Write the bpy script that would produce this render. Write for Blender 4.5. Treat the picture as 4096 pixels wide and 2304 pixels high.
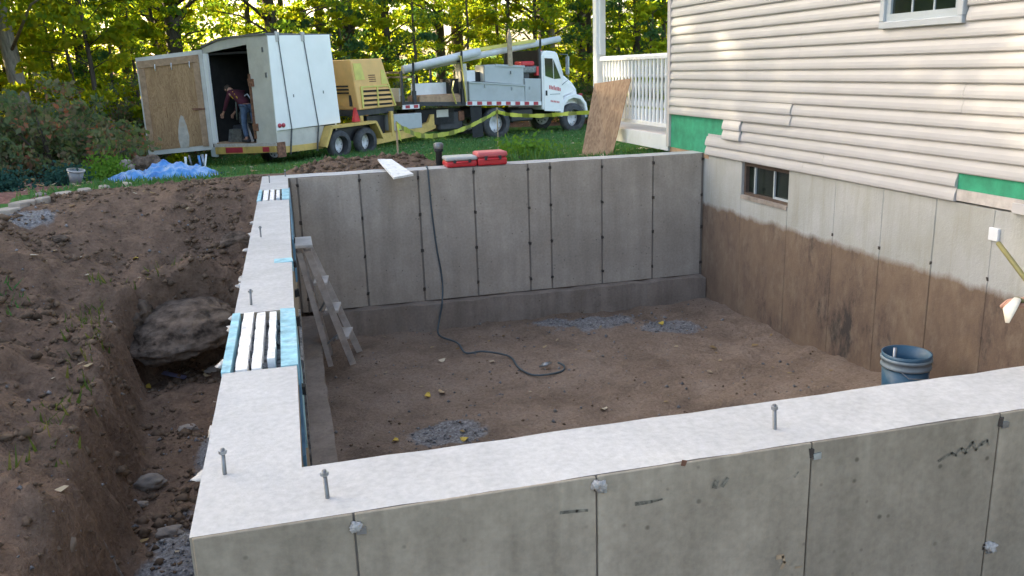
import bpy, bmesh, math, random
import numpy as np
from mathutils import Vector, Matrix, Euler
random.seed(7); rng = np.random.default_rng(7)
for o in list(bpy.data.objects): bpy.data.objects.remove(o)
SC = bpy.context.scene; COL = SC.collection
R = math.radians

# ---------------------------------------------------------------- camera, sky, sun, exposure
CAM = np.array([0.3026, -1.8501, 1.0036]); YAW, PITCH, ROLL = 0.24754, -0.25419, -0.03315
cy, sy, cp, sp = math.cos(YAW), math.sin(YAW), math.cos(PITCH), math.sin(PITCH)
fwd = np.array([sy*cp, cy*cp, sp]); rgt = np.array([cy, -sy, 0.]); upv = np.cross(rgt, fwd)
cr, sr = math.cos(ROLL), math.sin(ROLL)
rgt, upv = cr*rgt + sr*upv, -sr*rgt + cr*upv
cam = bpy.data.cameras.new('camera'); camo = bpy.data.objects.new('camera', cam); COL.objects.link(camo)
camo.matrix_world = Matrix(((rgt[0], upv[0], -fwd[0], CAM[0]), (rgt[1], upv[1], -fwd[1], CAM[1]),
                            (rgt[2], upv[2], -fwd[2], CAM[2]), (0, 0, 0, 1)))
cam.sensor_width = 36; cam.lens = 29.87; cam.clip_end = 2000; cam.clip_start = .05
SC.camera = camo
SUN_EL, SUN_AZ = R(19), (-0.72, 0.69)          # low sun behind the wood, far left
world = bpy.data.worlds.new('World'); SC.world = world; world.use_nodes = True
wn = world.node_tree.nodes; wl = world.node_tree.links
sky = wn.new('ShaderNodeTexSky'); sky.sky_type = 'NISHITA'; sky.sun_disc = False
sky.sun_elevation = SUN_EL; sky.sun_rotation = math.atan2(SUN_AZ[0], SUN_AZ[1])
sky.air_density = 0.8; sky.dust_density = 4.0; sky.ozone_density = 0.2
wn['Background'].inputs['Strength'].default_value = 0.15
wl.new(sky.outputs['Color'], wn['Background'].inputs['Color'])
sl = bpy.data.lights.new('sun', 'SUN'); sl.energy = 5.0; sl.angle = R(0.6); sl.color = (1.0, .85, .60)
sun = bpy.data.objects.new('sun', sl); COL.objects.link(sun)
sd = Vector((SUN_AZ[0]*math.cos(SUN_EL), SUN_AZ[1]*math.cos(SUN_EL), math.sin(SUN_EL))).normalized()
sun.rotation_euler = sd.to_track_quat('Z', 'Y').to_euler(); sun.location = (0, 0, 30)
vs = SC.view_settings; vs.view_transform = 'Standard'; vs.look = 'None'; vs.gamma = 1; vs.use_curve_mapping = False
vs.exposure = 2.5
try:
    vs.use_white_balance = True; vs.white_balance_temperature = 6900; vs.white_balance_tint = 10
except Exception: pass
SC.render.filter_size = 2.7
SC.cycles.max_bounces = 7; SC.cycles.transparent_max_bounces = 8

# ---------------------------------------------------------------- helpers
def px(x, y): # ray through a point of the photograph (2576 wide), unit depth
    X, Y = x*4096/2576, y*4096/2576
    return fwd + rgt*(X-2048)/3399. - upv*(Y-1152)/3399.
def on(axis, val, x, y):
    d = px(x, y); t = (val-CAM[axis])/d[axis]; return Vector(CAM+t*d)
def at(depth, x, y): return Vector(CAM+depth*px(x, y))

def tag(o, label=None, cat=None, group=None, kind=None):
    if label: o['label'] = label
    if cat: o['category'] = cat
    if group: o['group'] = group
    if kind: o['kind'] = kind
    return o
def empty(name, loc=(0, 0, 0), label=None, cat=None, group=None, rz=0):
    o = bpy.data.objects.new(name, None); o.location = loc; o.rotation_euler = (0, 0, rz); o.empty_display_size = .1
    COL.objects.link(o); return tag(o, label, cat, group)
def link(name, me, mat=None, parent=None):
    o = bpy.data.objects.new(name, me); COL.objects.link(o)
    if mat is not None and len(me.materials) == 0:
        for m in (mat if isinstance(mat, (list, tuple)) else [mat]): me.materials.append(m)
    if parent is not None: o.parent = parent
    return o
def copy_tree(o, parent=None):
    c = o.copy(); COL.objects.link(c); c.parent = parent
    for ch in o.children: copy_tree(ch, c)
    return c

class MB:
    def __init__(s): s.bm = bmesh.new()
    def quad(s, *p, mi=0):
        f = s.bm.faces.new([s.bm.verts.new(v) for v in p]); f.material_index = mi; return s
    def box(s, x0, x1, y0, y1, z0, z1, mi=0, M=None, jit=0):
        vs = [(x, y, z) for x in (x0, x1) for y in (y0, y1) for z in (z0, z1)]
        v = [s.bm.verts.new((M @ Vector(p)) if M is not None else p) for p in vs]
        if jit:
            for q in v: q.co += Vector((random.uniform(-jit, jit), random.uniform(-jit, jit), random.uniform(-jit, jit)))
        for a in ((0, 1, 3, 2), (4, 6, 7, 5), (0, 4, 5, 1), (2, 3, 7, 6), (0, 2, 6, 4), (1, 5, 7, 3)):
            f = s.bm.faces.new([v[i] for i in a]); f.material_index = mi
        return s
    def bar(s, a, b, w, h=None, mi=0, up=(0, 0, 1)):          # box bar between two points
        a, b = Vector(a), Vector(b); h = h or w; d = (b-a); L = d.length; d.normalize()
        u = Vector(up)
        if abs(u.dot(d)) > .95: u = Vector((1, 0, 0))
        x = d.cross(u).normalized(); z = x.cross(d).normalized()
        M = Matrix(((x.x, d.x, z.x, a.x), (x.y, d.y, z.y, a.y), (x.z, d.z, z.z, a.z), (0, 0, 0, 1)))
        return s.box(-w/2, w/2, 0, L, -h/2, h/2, mi, M)
    def tube(s, pts, r, n=8, mi=0, cap=True, flat=1.0):
        pts = [Vector(p) for p in pts]; rs = r if isinstance(r, (list, tuple)) else [r]*len(pts); rings = []
        t0 = None; x = None
        for i, p in enumerate(pts):
            t = (pts[min(i+1, len(pts)-1)]-pts[max(i-1, 0)]).normalized()
            if x is None:
                g = Vector((0, 0, 1)) if abs(t.z) < .9 else Vector((1, 0, 0)); x = t.cross(g).normalized()
            else: x = (x - t*x.dot(t)).normalized()
            y = t.cross(x)
            rings.append([s.bm.verts.new(p+(x*math.cos(2*math.pi*k/n)+y*flat*math.sin(2*math.pi*k/n))*rs[i]) for k in range(n)])
        for a, b in zip(rings, rings[1:]):
            for k in range(n):
                f = s.bm.faces.new((a[k], a[(k+1) % n], b[(k+1) % n], b[k])); f.material_index = mi; f.smooth = True
        if cap:
            for rg in (rings[0][::-1], rings[-1]): s.bm.faces.new(rg).material_index = mi
        return s
    def lathe(s, prof, M=None, n=20, mi=0, smooth=True):      # prof: (r, z) list about local z
        M = M or Matrix(); rings = []
        for r, z in prof: rings.append([s.bm.verts.new(M @ Vector((r*math.cos(2*math.pi*k/n), r*math.sin(2*math.pi*k/n), z))) for k in range(n)])
        for a, b in zip(rings, rings[1:]):
            for k in range(n):
                f = s.bm.faces.new((a[k], a[(k+1) % n], b[(k+1) % n], b[k])); f.material_index = mi; f.smooth = smooth
        return s
    def prism(s, poly, axis, a, b, mi=0, M=None):             # polygon in the two other axes, extruded along axis
        def P(u, v, w):
            p = {0: (w, u, v), 1: (u, w, v), 2: (u, v, w)}[axis]
            return (M @ Vector(p)) if M is not None else p
        A = [s.bm.verts.new(P(u, v, a)) for u, v in poly]; B = [s.bm.verts.new(P(u, v, b)) for u, v in poly]
        s.bm.faces.new(A).material_index = mi; s.bm.faces.new(B[::-1]).material_index = mi
        for i in range(len(poly)):
            j = (i+1) % len(poly); s.bm.faces.new((A[j], A[i], B[i], B[j])).material_index = mi
        return s
    def bevel(s, w, seg=1, ang=30):
        bmesh.ops.recalc_face_normals(s.bm, faces=s.bm.faces)
        es = [e for e in s.bm.edges if len(e.link_faces) == 2 and e.calc_face_angle(0) > R(ang)]
        bmesh.ops.bevel(s.bm, geom=es, offset=w, segments=seg, affect='EDGES', profile=.5, clamp_overlap=True)
        return s
    def build(s, name, mat, parent=None, smooth=False, auto=None):
        bmesh.ops.recalc_face_normals(s.bm, faces=s.bm.faces)
        if smooth:
            for f in s.bm.faces: f.smooth = True
        me = bpy.data.meshes.new(name); s.bm.to_mesh(me); s.bm.free()
        o = link(name, me, mat, parent)
        return o
def np_mesh(name, V, F, smooth=False):
    me = bpy.data.meshes.new(name); V = np.asarray(V, np.float32); F = np.asarray(F, np.int32); k = F.shape[1]
    me.vertices.add(len(V)); me.vertices.foreach_set('co', V.ravel())
    me.loops.add(F.size); me.loops.foreach_set('vertex_index', F.ravel())
    me.polygons.add(len(F)); me.polygons.foreach_set('loop_start', np.arange(0, F.size, k, dtype=np.int32))
    me.update(calc_edges=True)
    if smooth: me.polygons.foreach_set('use_smooth', np.ones(len(F), bool))
    return me

# vectorised value noise
_perm = np.random.default_rng(3).permutation(4096)
def _h(i, j, k): return _perm[(_perm[(_perm[i & 4095]+j) & 4095]+k) & 4095]/4095.
def vnoise(x, y, z=0*1.):
    x, y, z = np.broadcast_arrays(np.asarray(x, float), np.asarray(y, float), np.asarray(z, float))
    i, j, k = np.floor(x).astype(int), np.floor(y).astype(int), np.floor(z).astype(int); u, v, w = x-i, y-j, z-k
    u, v, w = u*u*(3-2*u), v*v*(3-2*v), w*w*(3-2*w)
    L = lambda a, b, t: a+(b-a)*t
    return L(L(L(_h(i, j, k), _h(i+1, j, k), u), L(_h(i, j+1, k), _h(i+1, j+1, k), u), v),
             L(L(_h(i, j, k+1), _h(i+1, j, k+1), u), L(_h(i, j+1, k+1), _h(i+1, j+1, k+1), u), v), w)
def fbm(x, y, z=0., o=4):
    s = 0; a = .5
    for n in range(o): s = s+a*(vnoise(np.asarray(x)*2**n+17*n, np.asarray(y)*2**n+5*n, np.asarray(z)*2**n)-.5)*2; a *= .5
    return s
def smooth(a, b, x): t = np.clip((x-a)/(b-a), 0, 1); return t*t*(3-2*t)

# ---------------------------------------------------------------- materials
def nodes(name):
    m = bpy.data.materials.new(name); m.use_nodes = True; nt = m.node_tree
    return m, nt, nt.nodes, nt.links, nt.nodes['Principled BSDF']
def N(nt, t, **kw):
    n = nt.nodes.new(t)
    for k, v in kw.items():
        if k in n.inputs.keys(): n.inputs[k].default_value = v
        else: setattr(n, k, v)
    return n
def ramp(nt, fac, stops):
    r = nt.nodes.new('ShaderNodeValToRGB'); e = r.color_ramp.elements
    while len(e) < len(stops): e.new(.5)
    for el, (p, c) in zip(e, stops): el.position = p; el.color = (*c, 1) if len(c) == 3 else c
    nt.links.new(fac, r.inputs['Fac']); return r.outputs['Color']
def mixc(nt, fac, a, b, mode='MIX'):
    m = nt.nodes.new('ShaderNodeMix'); m.data_type = 'RGBA'; m.blend_type = mode
    for sock, v in ((m.inputs[0], fac), (m.inputs[6], a), (m.inputs[7], b)):
        if hasattr(v, 'node'): nt.links.new(v, sock)
        elif isinstance(v, (tuple, list)): sock.default_value = (*v, 1) if len(v) == 3 else v
        else: sock.default_value = v
    return m.outputs[2]
def coords(nt, scale=(1, 1, 1), space='Object', rot=(0, 0, 0)):
    c = nt.nodes.new('ShaderNodeTexCoord'); mp = nt.nodes.new('ShaderNodeMapping')
    mp.inputs['Scale'].default_value = scale; mp.inputs['Rotation'].default_value = rot
    nt.links.new(c.outputs[space], mp.inputs['Vector']); return mp.outputs['Vector']
def world_pos(nt, scale=(1, 1, 1)):
    g = nt.nodes.new('ShaderNodeNewGeometry'); mp = nt.nodes.new('ShaderNodeMapping'); mp.inputs['Scale'].default_value = scale
    nt.links.new(g.outputs['Position'], mp.inputs['Vector']); return mp.outputs['Vector']
def noise(nt, vec, scale, detail=4, rough=.55, dist=0):
    n = N(nt, 'ShaderNodeTexNoise', Scale=scale, Detail=detail, Roughness=rough, Distortion=dist); nt.links.new(vec, n.inputs['Vector']); return n.outputs['Fac']
def bump(nt, b, h, strength=.3, dist=.01):
    n = N(nt, 'ShaderNodeBump', Strength=strength, Distance=dist); nt.links.new(h, n.inputs['Height']); nt.links.new(n.outputs['Normal'], b.inputs['Normal'])
def plain(name, c, rough=.6, metal=0, var=.12, scale=6, dirt=None, bmp=0, spec=.5, w=False):
    m, nt, ns, ls, b = nodes(name)
    v = world_pos(nt) if w else coords(nt)
    f = noise(nt, v, scale, 5, .6)
    lo = tuple(x*(1-var*1.6) for x in c); hi = tuple(min(1, x*(1+var)) for x in c)
    col = ramp(nt, f, [(.3, lo), (.7, hi)])
    if dirt:
        f2 = noise(nt, v, scale*.45, 6, .7)
        f3 = ramp(nt, f2, [(.5, (0, 0, 0)), (.75, (1, 1, 1))]); col = mixc(nt, f3, col, dirt)
    ls.new(col, b.inputs['Base Color']); b.inputs['Roughness'].default_value = rough; b.inputs['Metallic'].default_value = metal
    b.inputs['Specular IOR Level'].default_value = spec
    if bmp: bump(nt, b, noise(nt, v, scale*4, 4), bmp, .01)
    return m

def concrete(name, base, stain, pale, streak=.5, rnd=.10, holes=True, rough=.9):
    m, nt, ns, ls, b = nodes(name)
    p = world_pos(nt); pv = world_pos(nt, (3.0, 3.0, .35))
    a = noise(nt, p, 1.6, 6, .6); s = noise(nt, pv, 2.2, 5, .65); g = noise(nt, p, 45, 3, .6)
    a2 = noise(nt, p, 6.5, 5, .65); col = ramp(nt, a, [(.3, stain), (.52, base), (.75, pale)])
    col = mixc(nt, ramp(nt, a2, [(.42, (.45,)*3), (.6, (0, 0, 0))]), col, tuple(x*.72 for x in base))
    sm = ramp(nt, s, [(.42, (0, 0, 0)), (.72, (streak,)*3)]); col = mixc(nt, sm, col, tuple(x*.62 for x in stain))
    col = mixc(nt, .35, col, ramp(nt, g, [(.3, tuple(x*.7 for x in base)), (.7, tuple(x*1.2 for x in base))]))
    oi = nt.nodes.new('ShaderNodeObjectInfo'); rr = ramp(nt, oi.outputs['Random'], [(0, (1-rnd,)*3), (1, (1+rnd*.6,)*3)])
    col = mixc(nt, 1.0, col, rr, 'MULTIPLY')
    if holes:
        vo = N(nt, 'ShaderNodeTexVoronoi', Scale=13); ls.new(p, vo.inputs['Vector'])
        hm = ramp(nt, vo.outputs['Distance'], [(.05, (.8,)*3), (.12, (0, 0, 0))])
        n2 = noise(nt, p, 3, 2); hm2 = mixc(nt, 1., hm, ramp(nt, n2, [(.38, (0, 0, 0)), (.52, (1, 1, 1))]), 'MULTIPLY')
        col = mixc(nt, hm2, col, tuple(x*.45 for x in stain))
    ls.new(col, b.inputs['Base Color']); b.inputs['Roughness'].default_value = rough; b.inputs['Specular IOR Level'].default_value = .25
    bump(nt, b, noise(nt, p, 60, 5, .7), .35, .006)
    return m
M_CON = concrete('form_concrete', (0.420, 0.365, 0.309), (0.292, 0.249, 0.204), (0.499, 0.441, 0.380), streak=.6)
M_CONN = concrete('form_concrete_olive', (0.361, 0.311, 0.242), (0.220, 0.186, 0.139), (0.461, 0.403, 0.321), streak=.75)
M_JOINT = plain('joint_paste', (.20, .17, .145), .95, w=True, scale=12)
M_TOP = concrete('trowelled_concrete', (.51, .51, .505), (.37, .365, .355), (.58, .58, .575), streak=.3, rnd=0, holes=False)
M_BLOB = plain('mortar_blob', (.42, .41, .40), .9, var=.3, scale=60, dirt=(.25, .23, .2))
M_TIE = plain('tie_stub', (.055, .045, .038), .9)
M_FOOT = concrete('footing_concrete', (.30, .25, .21), (.17, .13, .105), (.39, .34, .30), streak=.7)
def foundation_mat():
    m, nt, ns, ls, b = nodes('old_foundation_concrete')
    p = world_pos(nt); pv = world_pos(nt, (4, 4, .3))
    a = noise(nt, p, 2.0, 6, .6); s = noise(nt, pv, 2.6, 6, .7)
    col = ramp(nt, a, [(.3, (.35, .35, .315)), (.55, (.405, .41, .395)), (.75, (.455, .46, .45))])
    col = mixc(nt, ramp(nt, s, [(.48, (0, 0, 0)), (.78, (.55,)*3)]), col, (.27, .26, .19))
    # earth line left by the old grade: soil stained below
    sx = nt.nodes.new('ShaderNodeSeparateXYZ'); ls.new(world_pos(nt), sx.inputs[0])
    e = N(nt, 'ShaderNodeMath', operation='MULTIPLY_ADD'); ls.new(noise(nt, world_pos(nt, (2.2, 2.2, 1.2)), 2.5, 6, .7), e.inputs[0]); e.inputs[1].default_value = .14; ls.new(sx.outputs['Z'], e.inputs[2])
    mp = N(nt, 'ShaderNodeMapRange'); ls.new(e.outputs[0], mp.inputs['Value'])
    mp.inputs['From Min'].default_value = -.535; mp.inputs['From Max'].default_value = -.475; mp.inputs['To Min'].default_value = 1; mp.inputs['To Max'].default_value = 0
    soil = ramp(nt, noise(nt, world_pos(nt, (1, 1.6, .8)), 1.5, 8, .74), [(.34, (0.063, 0.054, 0.049)), (.42, (0.143, 0.103, 0.080)), (.55, (0.188, 0.135, 0.097)), (.68, (0.217, 0.158, 0.114)), (.8, (0.262, 0.158, 0.114))])
    vt = noise(nt, world_pos(nt, (4, 4, 2.2)), 2.0, 7, .72)
    soil = mixc(nt, ramp(nt, vt, [(.5, (0, 0, 0)), (.72, (.6,)*3)]), soil, (.27, .215, .16))
    col = mixc(nt, mp.outputs[0], col, soil)
    ls.new(col, b.inputs['Base Color']); b.inputs['Roughness'].default_value = .92; b.inputs['Specular IOR Level'].default_value = .2
    bump(nt, b, noise(nt, world_pos(nt), 25, 6, .75), .5, .012)
    return m
M_OLDF = foundation_mat()
M_SID = plain('vinyl_siding', (.458, .447, .450), .45, var=.03, scale=3, dirt=(.425, .41, .405), w=True)
M_SIDCUT = plain('siding_scrap', (.49, .48, .485), .5, var=.03)
M_TRIM = plain('taupe_trim', (.56, .50, .48), .5, var=.05)
M_GREEN = plain('green_sheathing', (.03, .31, .175), .7, var=.18, scale=9, bmp=.1)
M_WHITE = plain('white_paint', (.78, .79, .80), .4, var=.04, dirt=(.62, .61, .58), scale=3)
M_WHITEV = plain('white_vinyl', (.76, .78, .80), .4, var=.03)
M_GREYF = plain('grey_window_frame', (.42, .47, .50), .45, var=.05)
M_BLUFOAM = plain('blue_foam', (.27, .52, .61), .8, var=.25, scale=14, dirt=(.50, .68, .72), bmp=.2)
M_BLUSTRIP = plain('blue_plastic', (.10, .24, .36), .6, var=.2, scale=9)
M_BUCK = plain('chalky_white_board', (.80, .80, .79), .8, var=.08, scale=34, dirt=(.38, .38, .37))
M_RUBBLE = plain('crumbled_mortar', (.23, .23, .23), .95, var=.7, scale=24, w=True, bmp=.8)
M_GALV = plain('galvanised_steel', (.34, .37, .40), .4, .8, var=.2, scale=20)
M_STEEL = plain('dull_steel', (.20, .21, .22), .5, .7, var=.3, scale=12)
M_BLACK = plain('black_rubber', (.018, .019, .021), .75, var=.3)
M_TYRE = plain('dusty_tyre', (.06, .062, .066), .85, var=.3, scale=9, dirt=(.10, .09, .08))
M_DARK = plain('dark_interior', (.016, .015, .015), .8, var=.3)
M_DKSTEEL = plain('dark_painted_steel', (.035, .036, .042), .5, var=.3)
M_YEL = plain('yellow_trailer_paint', (.62, .42, .12), .5, var=.12, scale=4, dirt=(.34, .20, .08))
M_YELC = plain('compressor_yellow', (.78, .46, .17), .45, var=.06, scale=3, dirt=(.66, .38, .14))
M_YELF = plain('faded_lemon_panel', (.66, .58, .15), .5, var=.08)
M_BOXW = plain('white_box_paint', (.88, .87, .85), .35, var=.03, scale=2)
M_BOXB = plain('weathered_beige_paint', (.55, .52, .46), .6, var=.08, scale=3, dirt=(.44, .40, .34))
M_ROOF = plain('grey_roof_sheet', (.16, .15, .145), .6, var=.2)
M_RUST = plain('rusty_steel', (.22, .10, .06), .8, var=.4, scale=15)
M_PIPE = plain('white_pipe_plastic', (.60, .61, .63), .5, var=.08, scale=3, dirt=(.45, .44, .42))
M_RED = plain('red_plastic', (.58, .03, .04), .42, var=.1)
M_REDL = plain('faded_red_lid', (.60, .12, .13), .5, var=.1)
M_REDT = plain('red_reflector', (.42, .035, .06), .35, var=.1)
M_GREYL = plain('grey_lid', (.42, .42, .41), .5, var=.1)
M_TOOLB = plain('grey_toolbox_paint', (.42, .45, .46), .5, var=.05, dirt=(.34, .35, .34), scale=2)
M_TRUCK = plain('white_truck_paint', (.88, .87, .86), .25, var=.02)
M_GLASSD = plain('dark_glass', (.012, .02, .016), .06, var=.2, spec=.9)
M_BLUE = plain('blue_bucket_plastic', (.028, .10, .17), .42, var=.15, dirt=(.10, .15, .18))
M_BKT = plain('chalky_blue_band', (.20, .25, .28), .6, var=.15)
M_HOSE = plain('grey_blue_hose', (.055, .08, .095), .6, var=.2)
M_TAPE = plain('yellow_tape', (.50, .54, .07), .5, var=.15)
M_CAUT = plain('black_print', (.20, .22, .03), .5)
M_ALW = plain('weathered_wood', (.52, .48, .45), .85, var=.18, scale=10, dirt=(.35, .27, .22))
M_ALWP = plain('pale_step_wood', (.52, .49, .46), .8, var=.12, scale=8)
M_LUMB = plain('lumber', (.42, .27, .17), .8, var=.2, scale=8)
M_STAKE = plain('stake_wood', (.40, .31, .22), .85, var=.2, scale=9)
M_SKIN = plain('skin', (.44, .23, .16), .55, var=.08)
M_MAROON = plain('maroon_cotton', (.075, .012, .025), .9, var=.2)
M_YELP = plain('yellow_print', (.55, .33, .02), .8, var=.1)
M_JEAN = plain('blue_jeans', (.075, .115, .19), .9, var=.25, scale=8)
M_OLIVE = plain('olive_cloth', (.22, .19, .07), .9, var=.2)
M_OLWOOD = plain('olive_handle', (.15, .14, .05), .6, var=.2)
M_BRIST = plain('cream_bristle', (.72, .66, .55), .8, var=.15, scale=20)
M_HAIR = plain('brown_hair', (.05, .03, .02), .7, var=.3)
M_ROCK = plain('field_stone', (.135, .10, .076), .97, var=.5, scale=9, dirt=(.18, .145, .118), bmp=1., w=True, spec=.15)
M_ROCKP = plain('pale_stone', (.30, .26, .225), .92, var=.3, scale=5, dirt=(.18, .14, .11), bmp=.6, w=True)
M_ROCKT = plain('tan_stone', (.22, .165, .12), .95, var=.35, scale=7, dirt=(.14, .10, .075), bmp=.6, w=True)
M_PAVE = plain('paving_stone', (.36, .31, .26), .92, var=.25, scale=4, bmp=.5, w=True)
def wood_sheet(name, lo, hi, sc=(1, 1, 1), wave=0, det=6):
    m, nt, ns, ls, b = nodes(name)
    v = coords(nt, sc); d = noise(nt, v, 1.5, 3, .6)
    n = noise(nt, v, 3.2, det, .65, wave)
    col = ramp(nt, n, [(.32, lo), (.48, hi), (.56, tuple(.75*a+.25*c for a, c in zip(lo, hi))), (.68, hi)])
    col = mixc(nt, ramp(nt, d, [(.4, (0, 0, 0)), (.75, (.5,)*3)]), col, tuple(x*.7 for x in lo))
    ls.new(col, b.inputs['Base Color']); b.inputs['Roughness'].default_value = .75
    return m
M_PLYD = wood_sheet('door_plywood', (.24, .13, .06), (.50, .31, .165), (2.6, 2.6, .55), 2.6)
M_PLY = wood_sheet('leaning_plywood', (.24, .14, .085), (.44, .28, .17), (4, 4, .12), .2, 2.5)
def tarp_mat():
    m, nt, ns, ls, b = nodes('blue_tarp'); v = coords(nt)
    col = ramp(nt, noise(nt, v, 5, 5, .65), [(.3, (.025, .13, .40)), (.52, (.06, .25, .56)), (.68, (.30, .46, .68))])
    ls.new(col, b.inputs['Base Color']); b.inputs['Roughness'].default_value = .35; return m
M_TARP = tarp_mat()
def bark(name, c):
    m, nt, ns, ls, b = nodes(name); v = coords(nt, (6, 6, 1.2))
    n = noise(nt, v, 3, 6, .7); col = ramp(nt, n, [(.3, tuple(x*.45 for x in c)), (.55, c), (.75, tuple(x*1.4 for x in c))])
    ls.new(col, b.inputs['Base Color']); b.inputs['Roughness'].default_value = .95; bump(nt, b, n, .8, .03); return m
M_BARK = bark('grey_brown_bark', (.085, .068, .055)); M_BARKL = bark('pale_grey_bark', (.30, .265, .235))
def leafmat(name, cols, trans, tfac=.55):
    m, nt, ns, ls, b = nodes(name); ns.remove(b)
    g = nt.nodes.new('ShaderNodeNewGeometry'); oi = nt.nodes.new('ShaderNodeObjectInfo')
    a = N(nt, 'ShaderNodeMath', operation='MULTIPLY_ADD'); ls.new(g.outputs['Random Per Island'], a.inputs[0]); a.inputs[1].default_value = .75
    mul = N(nt, 'ShaderNodeMath', operation='MULTIPLY'); ls.new(oi.outputs['Random'], mul.inputs[0]); mul.inputs[1].default_value = .25; ls.new(mul.outputs[0], a.inputs[2])
    k = len(cols)
    c1 = ramp(nt, a.outputs[0], [(i/(k-1)*.9+.05, c) for i, c in enumerate(cols)])
    c2 = ramp(nt, a.outputs[0], [(i/(len(trans)-1)*.9+.05, c) for i, c in enumerate(trans)])
    d = N(nt, 'ShaderNodeBsdfDiffuse'); t = N(nt, 'ShaderNodeBsdfTranslucent'); mx = N(nt, 'ShaderNodeMixShader', Fac=tfac)
    ls.new(c1, d.inputs['Color']); ls.new(c2, t.inputs['Color']); ls.new(d.outputs[0], mx.inputs[1]); ls.new(t.outputs[0], mx.inputs[2])
    ls.new(mx.outputs[0], ns['Material Output'].inputs['Surface']); return m
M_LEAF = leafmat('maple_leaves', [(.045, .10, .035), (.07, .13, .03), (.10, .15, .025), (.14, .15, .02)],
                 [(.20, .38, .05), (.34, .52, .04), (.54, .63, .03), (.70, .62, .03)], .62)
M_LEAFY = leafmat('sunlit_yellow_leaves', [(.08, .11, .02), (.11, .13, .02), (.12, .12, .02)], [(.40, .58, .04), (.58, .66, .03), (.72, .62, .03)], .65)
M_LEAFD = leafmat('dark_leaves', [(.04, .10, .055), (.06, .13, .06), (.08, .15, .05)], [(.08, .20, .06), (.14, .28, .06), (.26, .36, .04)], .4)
M_LEAFB = leafmat('shrub_leaves', [(.07, .105, .06), (.09, .13, .07), (.11, .145, .08), (.13, .15, .085), (.15, .15, .09), (.16, .13, .09), (.34, .13, .08)], [(.09, .17, .06), (.14, .24, .07), (.20, .29, .07), (.26, .32, .08), (.28, .28, .10), (.28, .24, .12), (.45, .15, .06)], .4)
M_LEAFS = leafmat('bright_plant', [(.08, .20, .03), (.12, .25, .04)], [(.14, .28, .03), (.22, .34, .04)], .35)
M_LEAFC = leafmat('blue_green_conifer', [(.02, .06, .05), (.04, .10, .08)], [(.04, .10, .07), (.05, .12, .08)], .2)
M_GRASS = leafmat('grass_blades', [(.07, .17, .07), (.09, .20, .08), (.14, .20, .07)], [(.06, .18, .03), (.09, .24, .03), (.16, .24, .04)], .3)
M_GRASSY = leafmat('dry_grass', [(.06, .11, .03), (.10, .14, .04), (.22, .20, .07)], [(.09, .16, .03), (.14, .2, .03), (.25, .24, .05)], .3)
M_LITTER = leafmat('fallen_leaves', [(.22, .14, .07), (.34, .25, .13), (.44, .37, .26), (.50, .45, .38)], [(.2, .1, .03), (.3, .2, .05), (.3, .2, .1), (.3, .3, .2)], .15)
M_LF1 = plain('cream_leaf', (.55, .47, .34), .8); M_LF2 = plain('yellow_leaf', (.60, .42, .07), .8); M_LF3 = plain('tan_leaf', (.45, .33, .19), .8)
M_PEB = plain('crushed_stone', (.20, .195, .195), .9, var=.45, scale=30, w=True)
M_CLOD = plain('soil_clods', (.16, .112, .078), 1., var=.4, scale=12, w=True, spec=.1)
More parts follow.
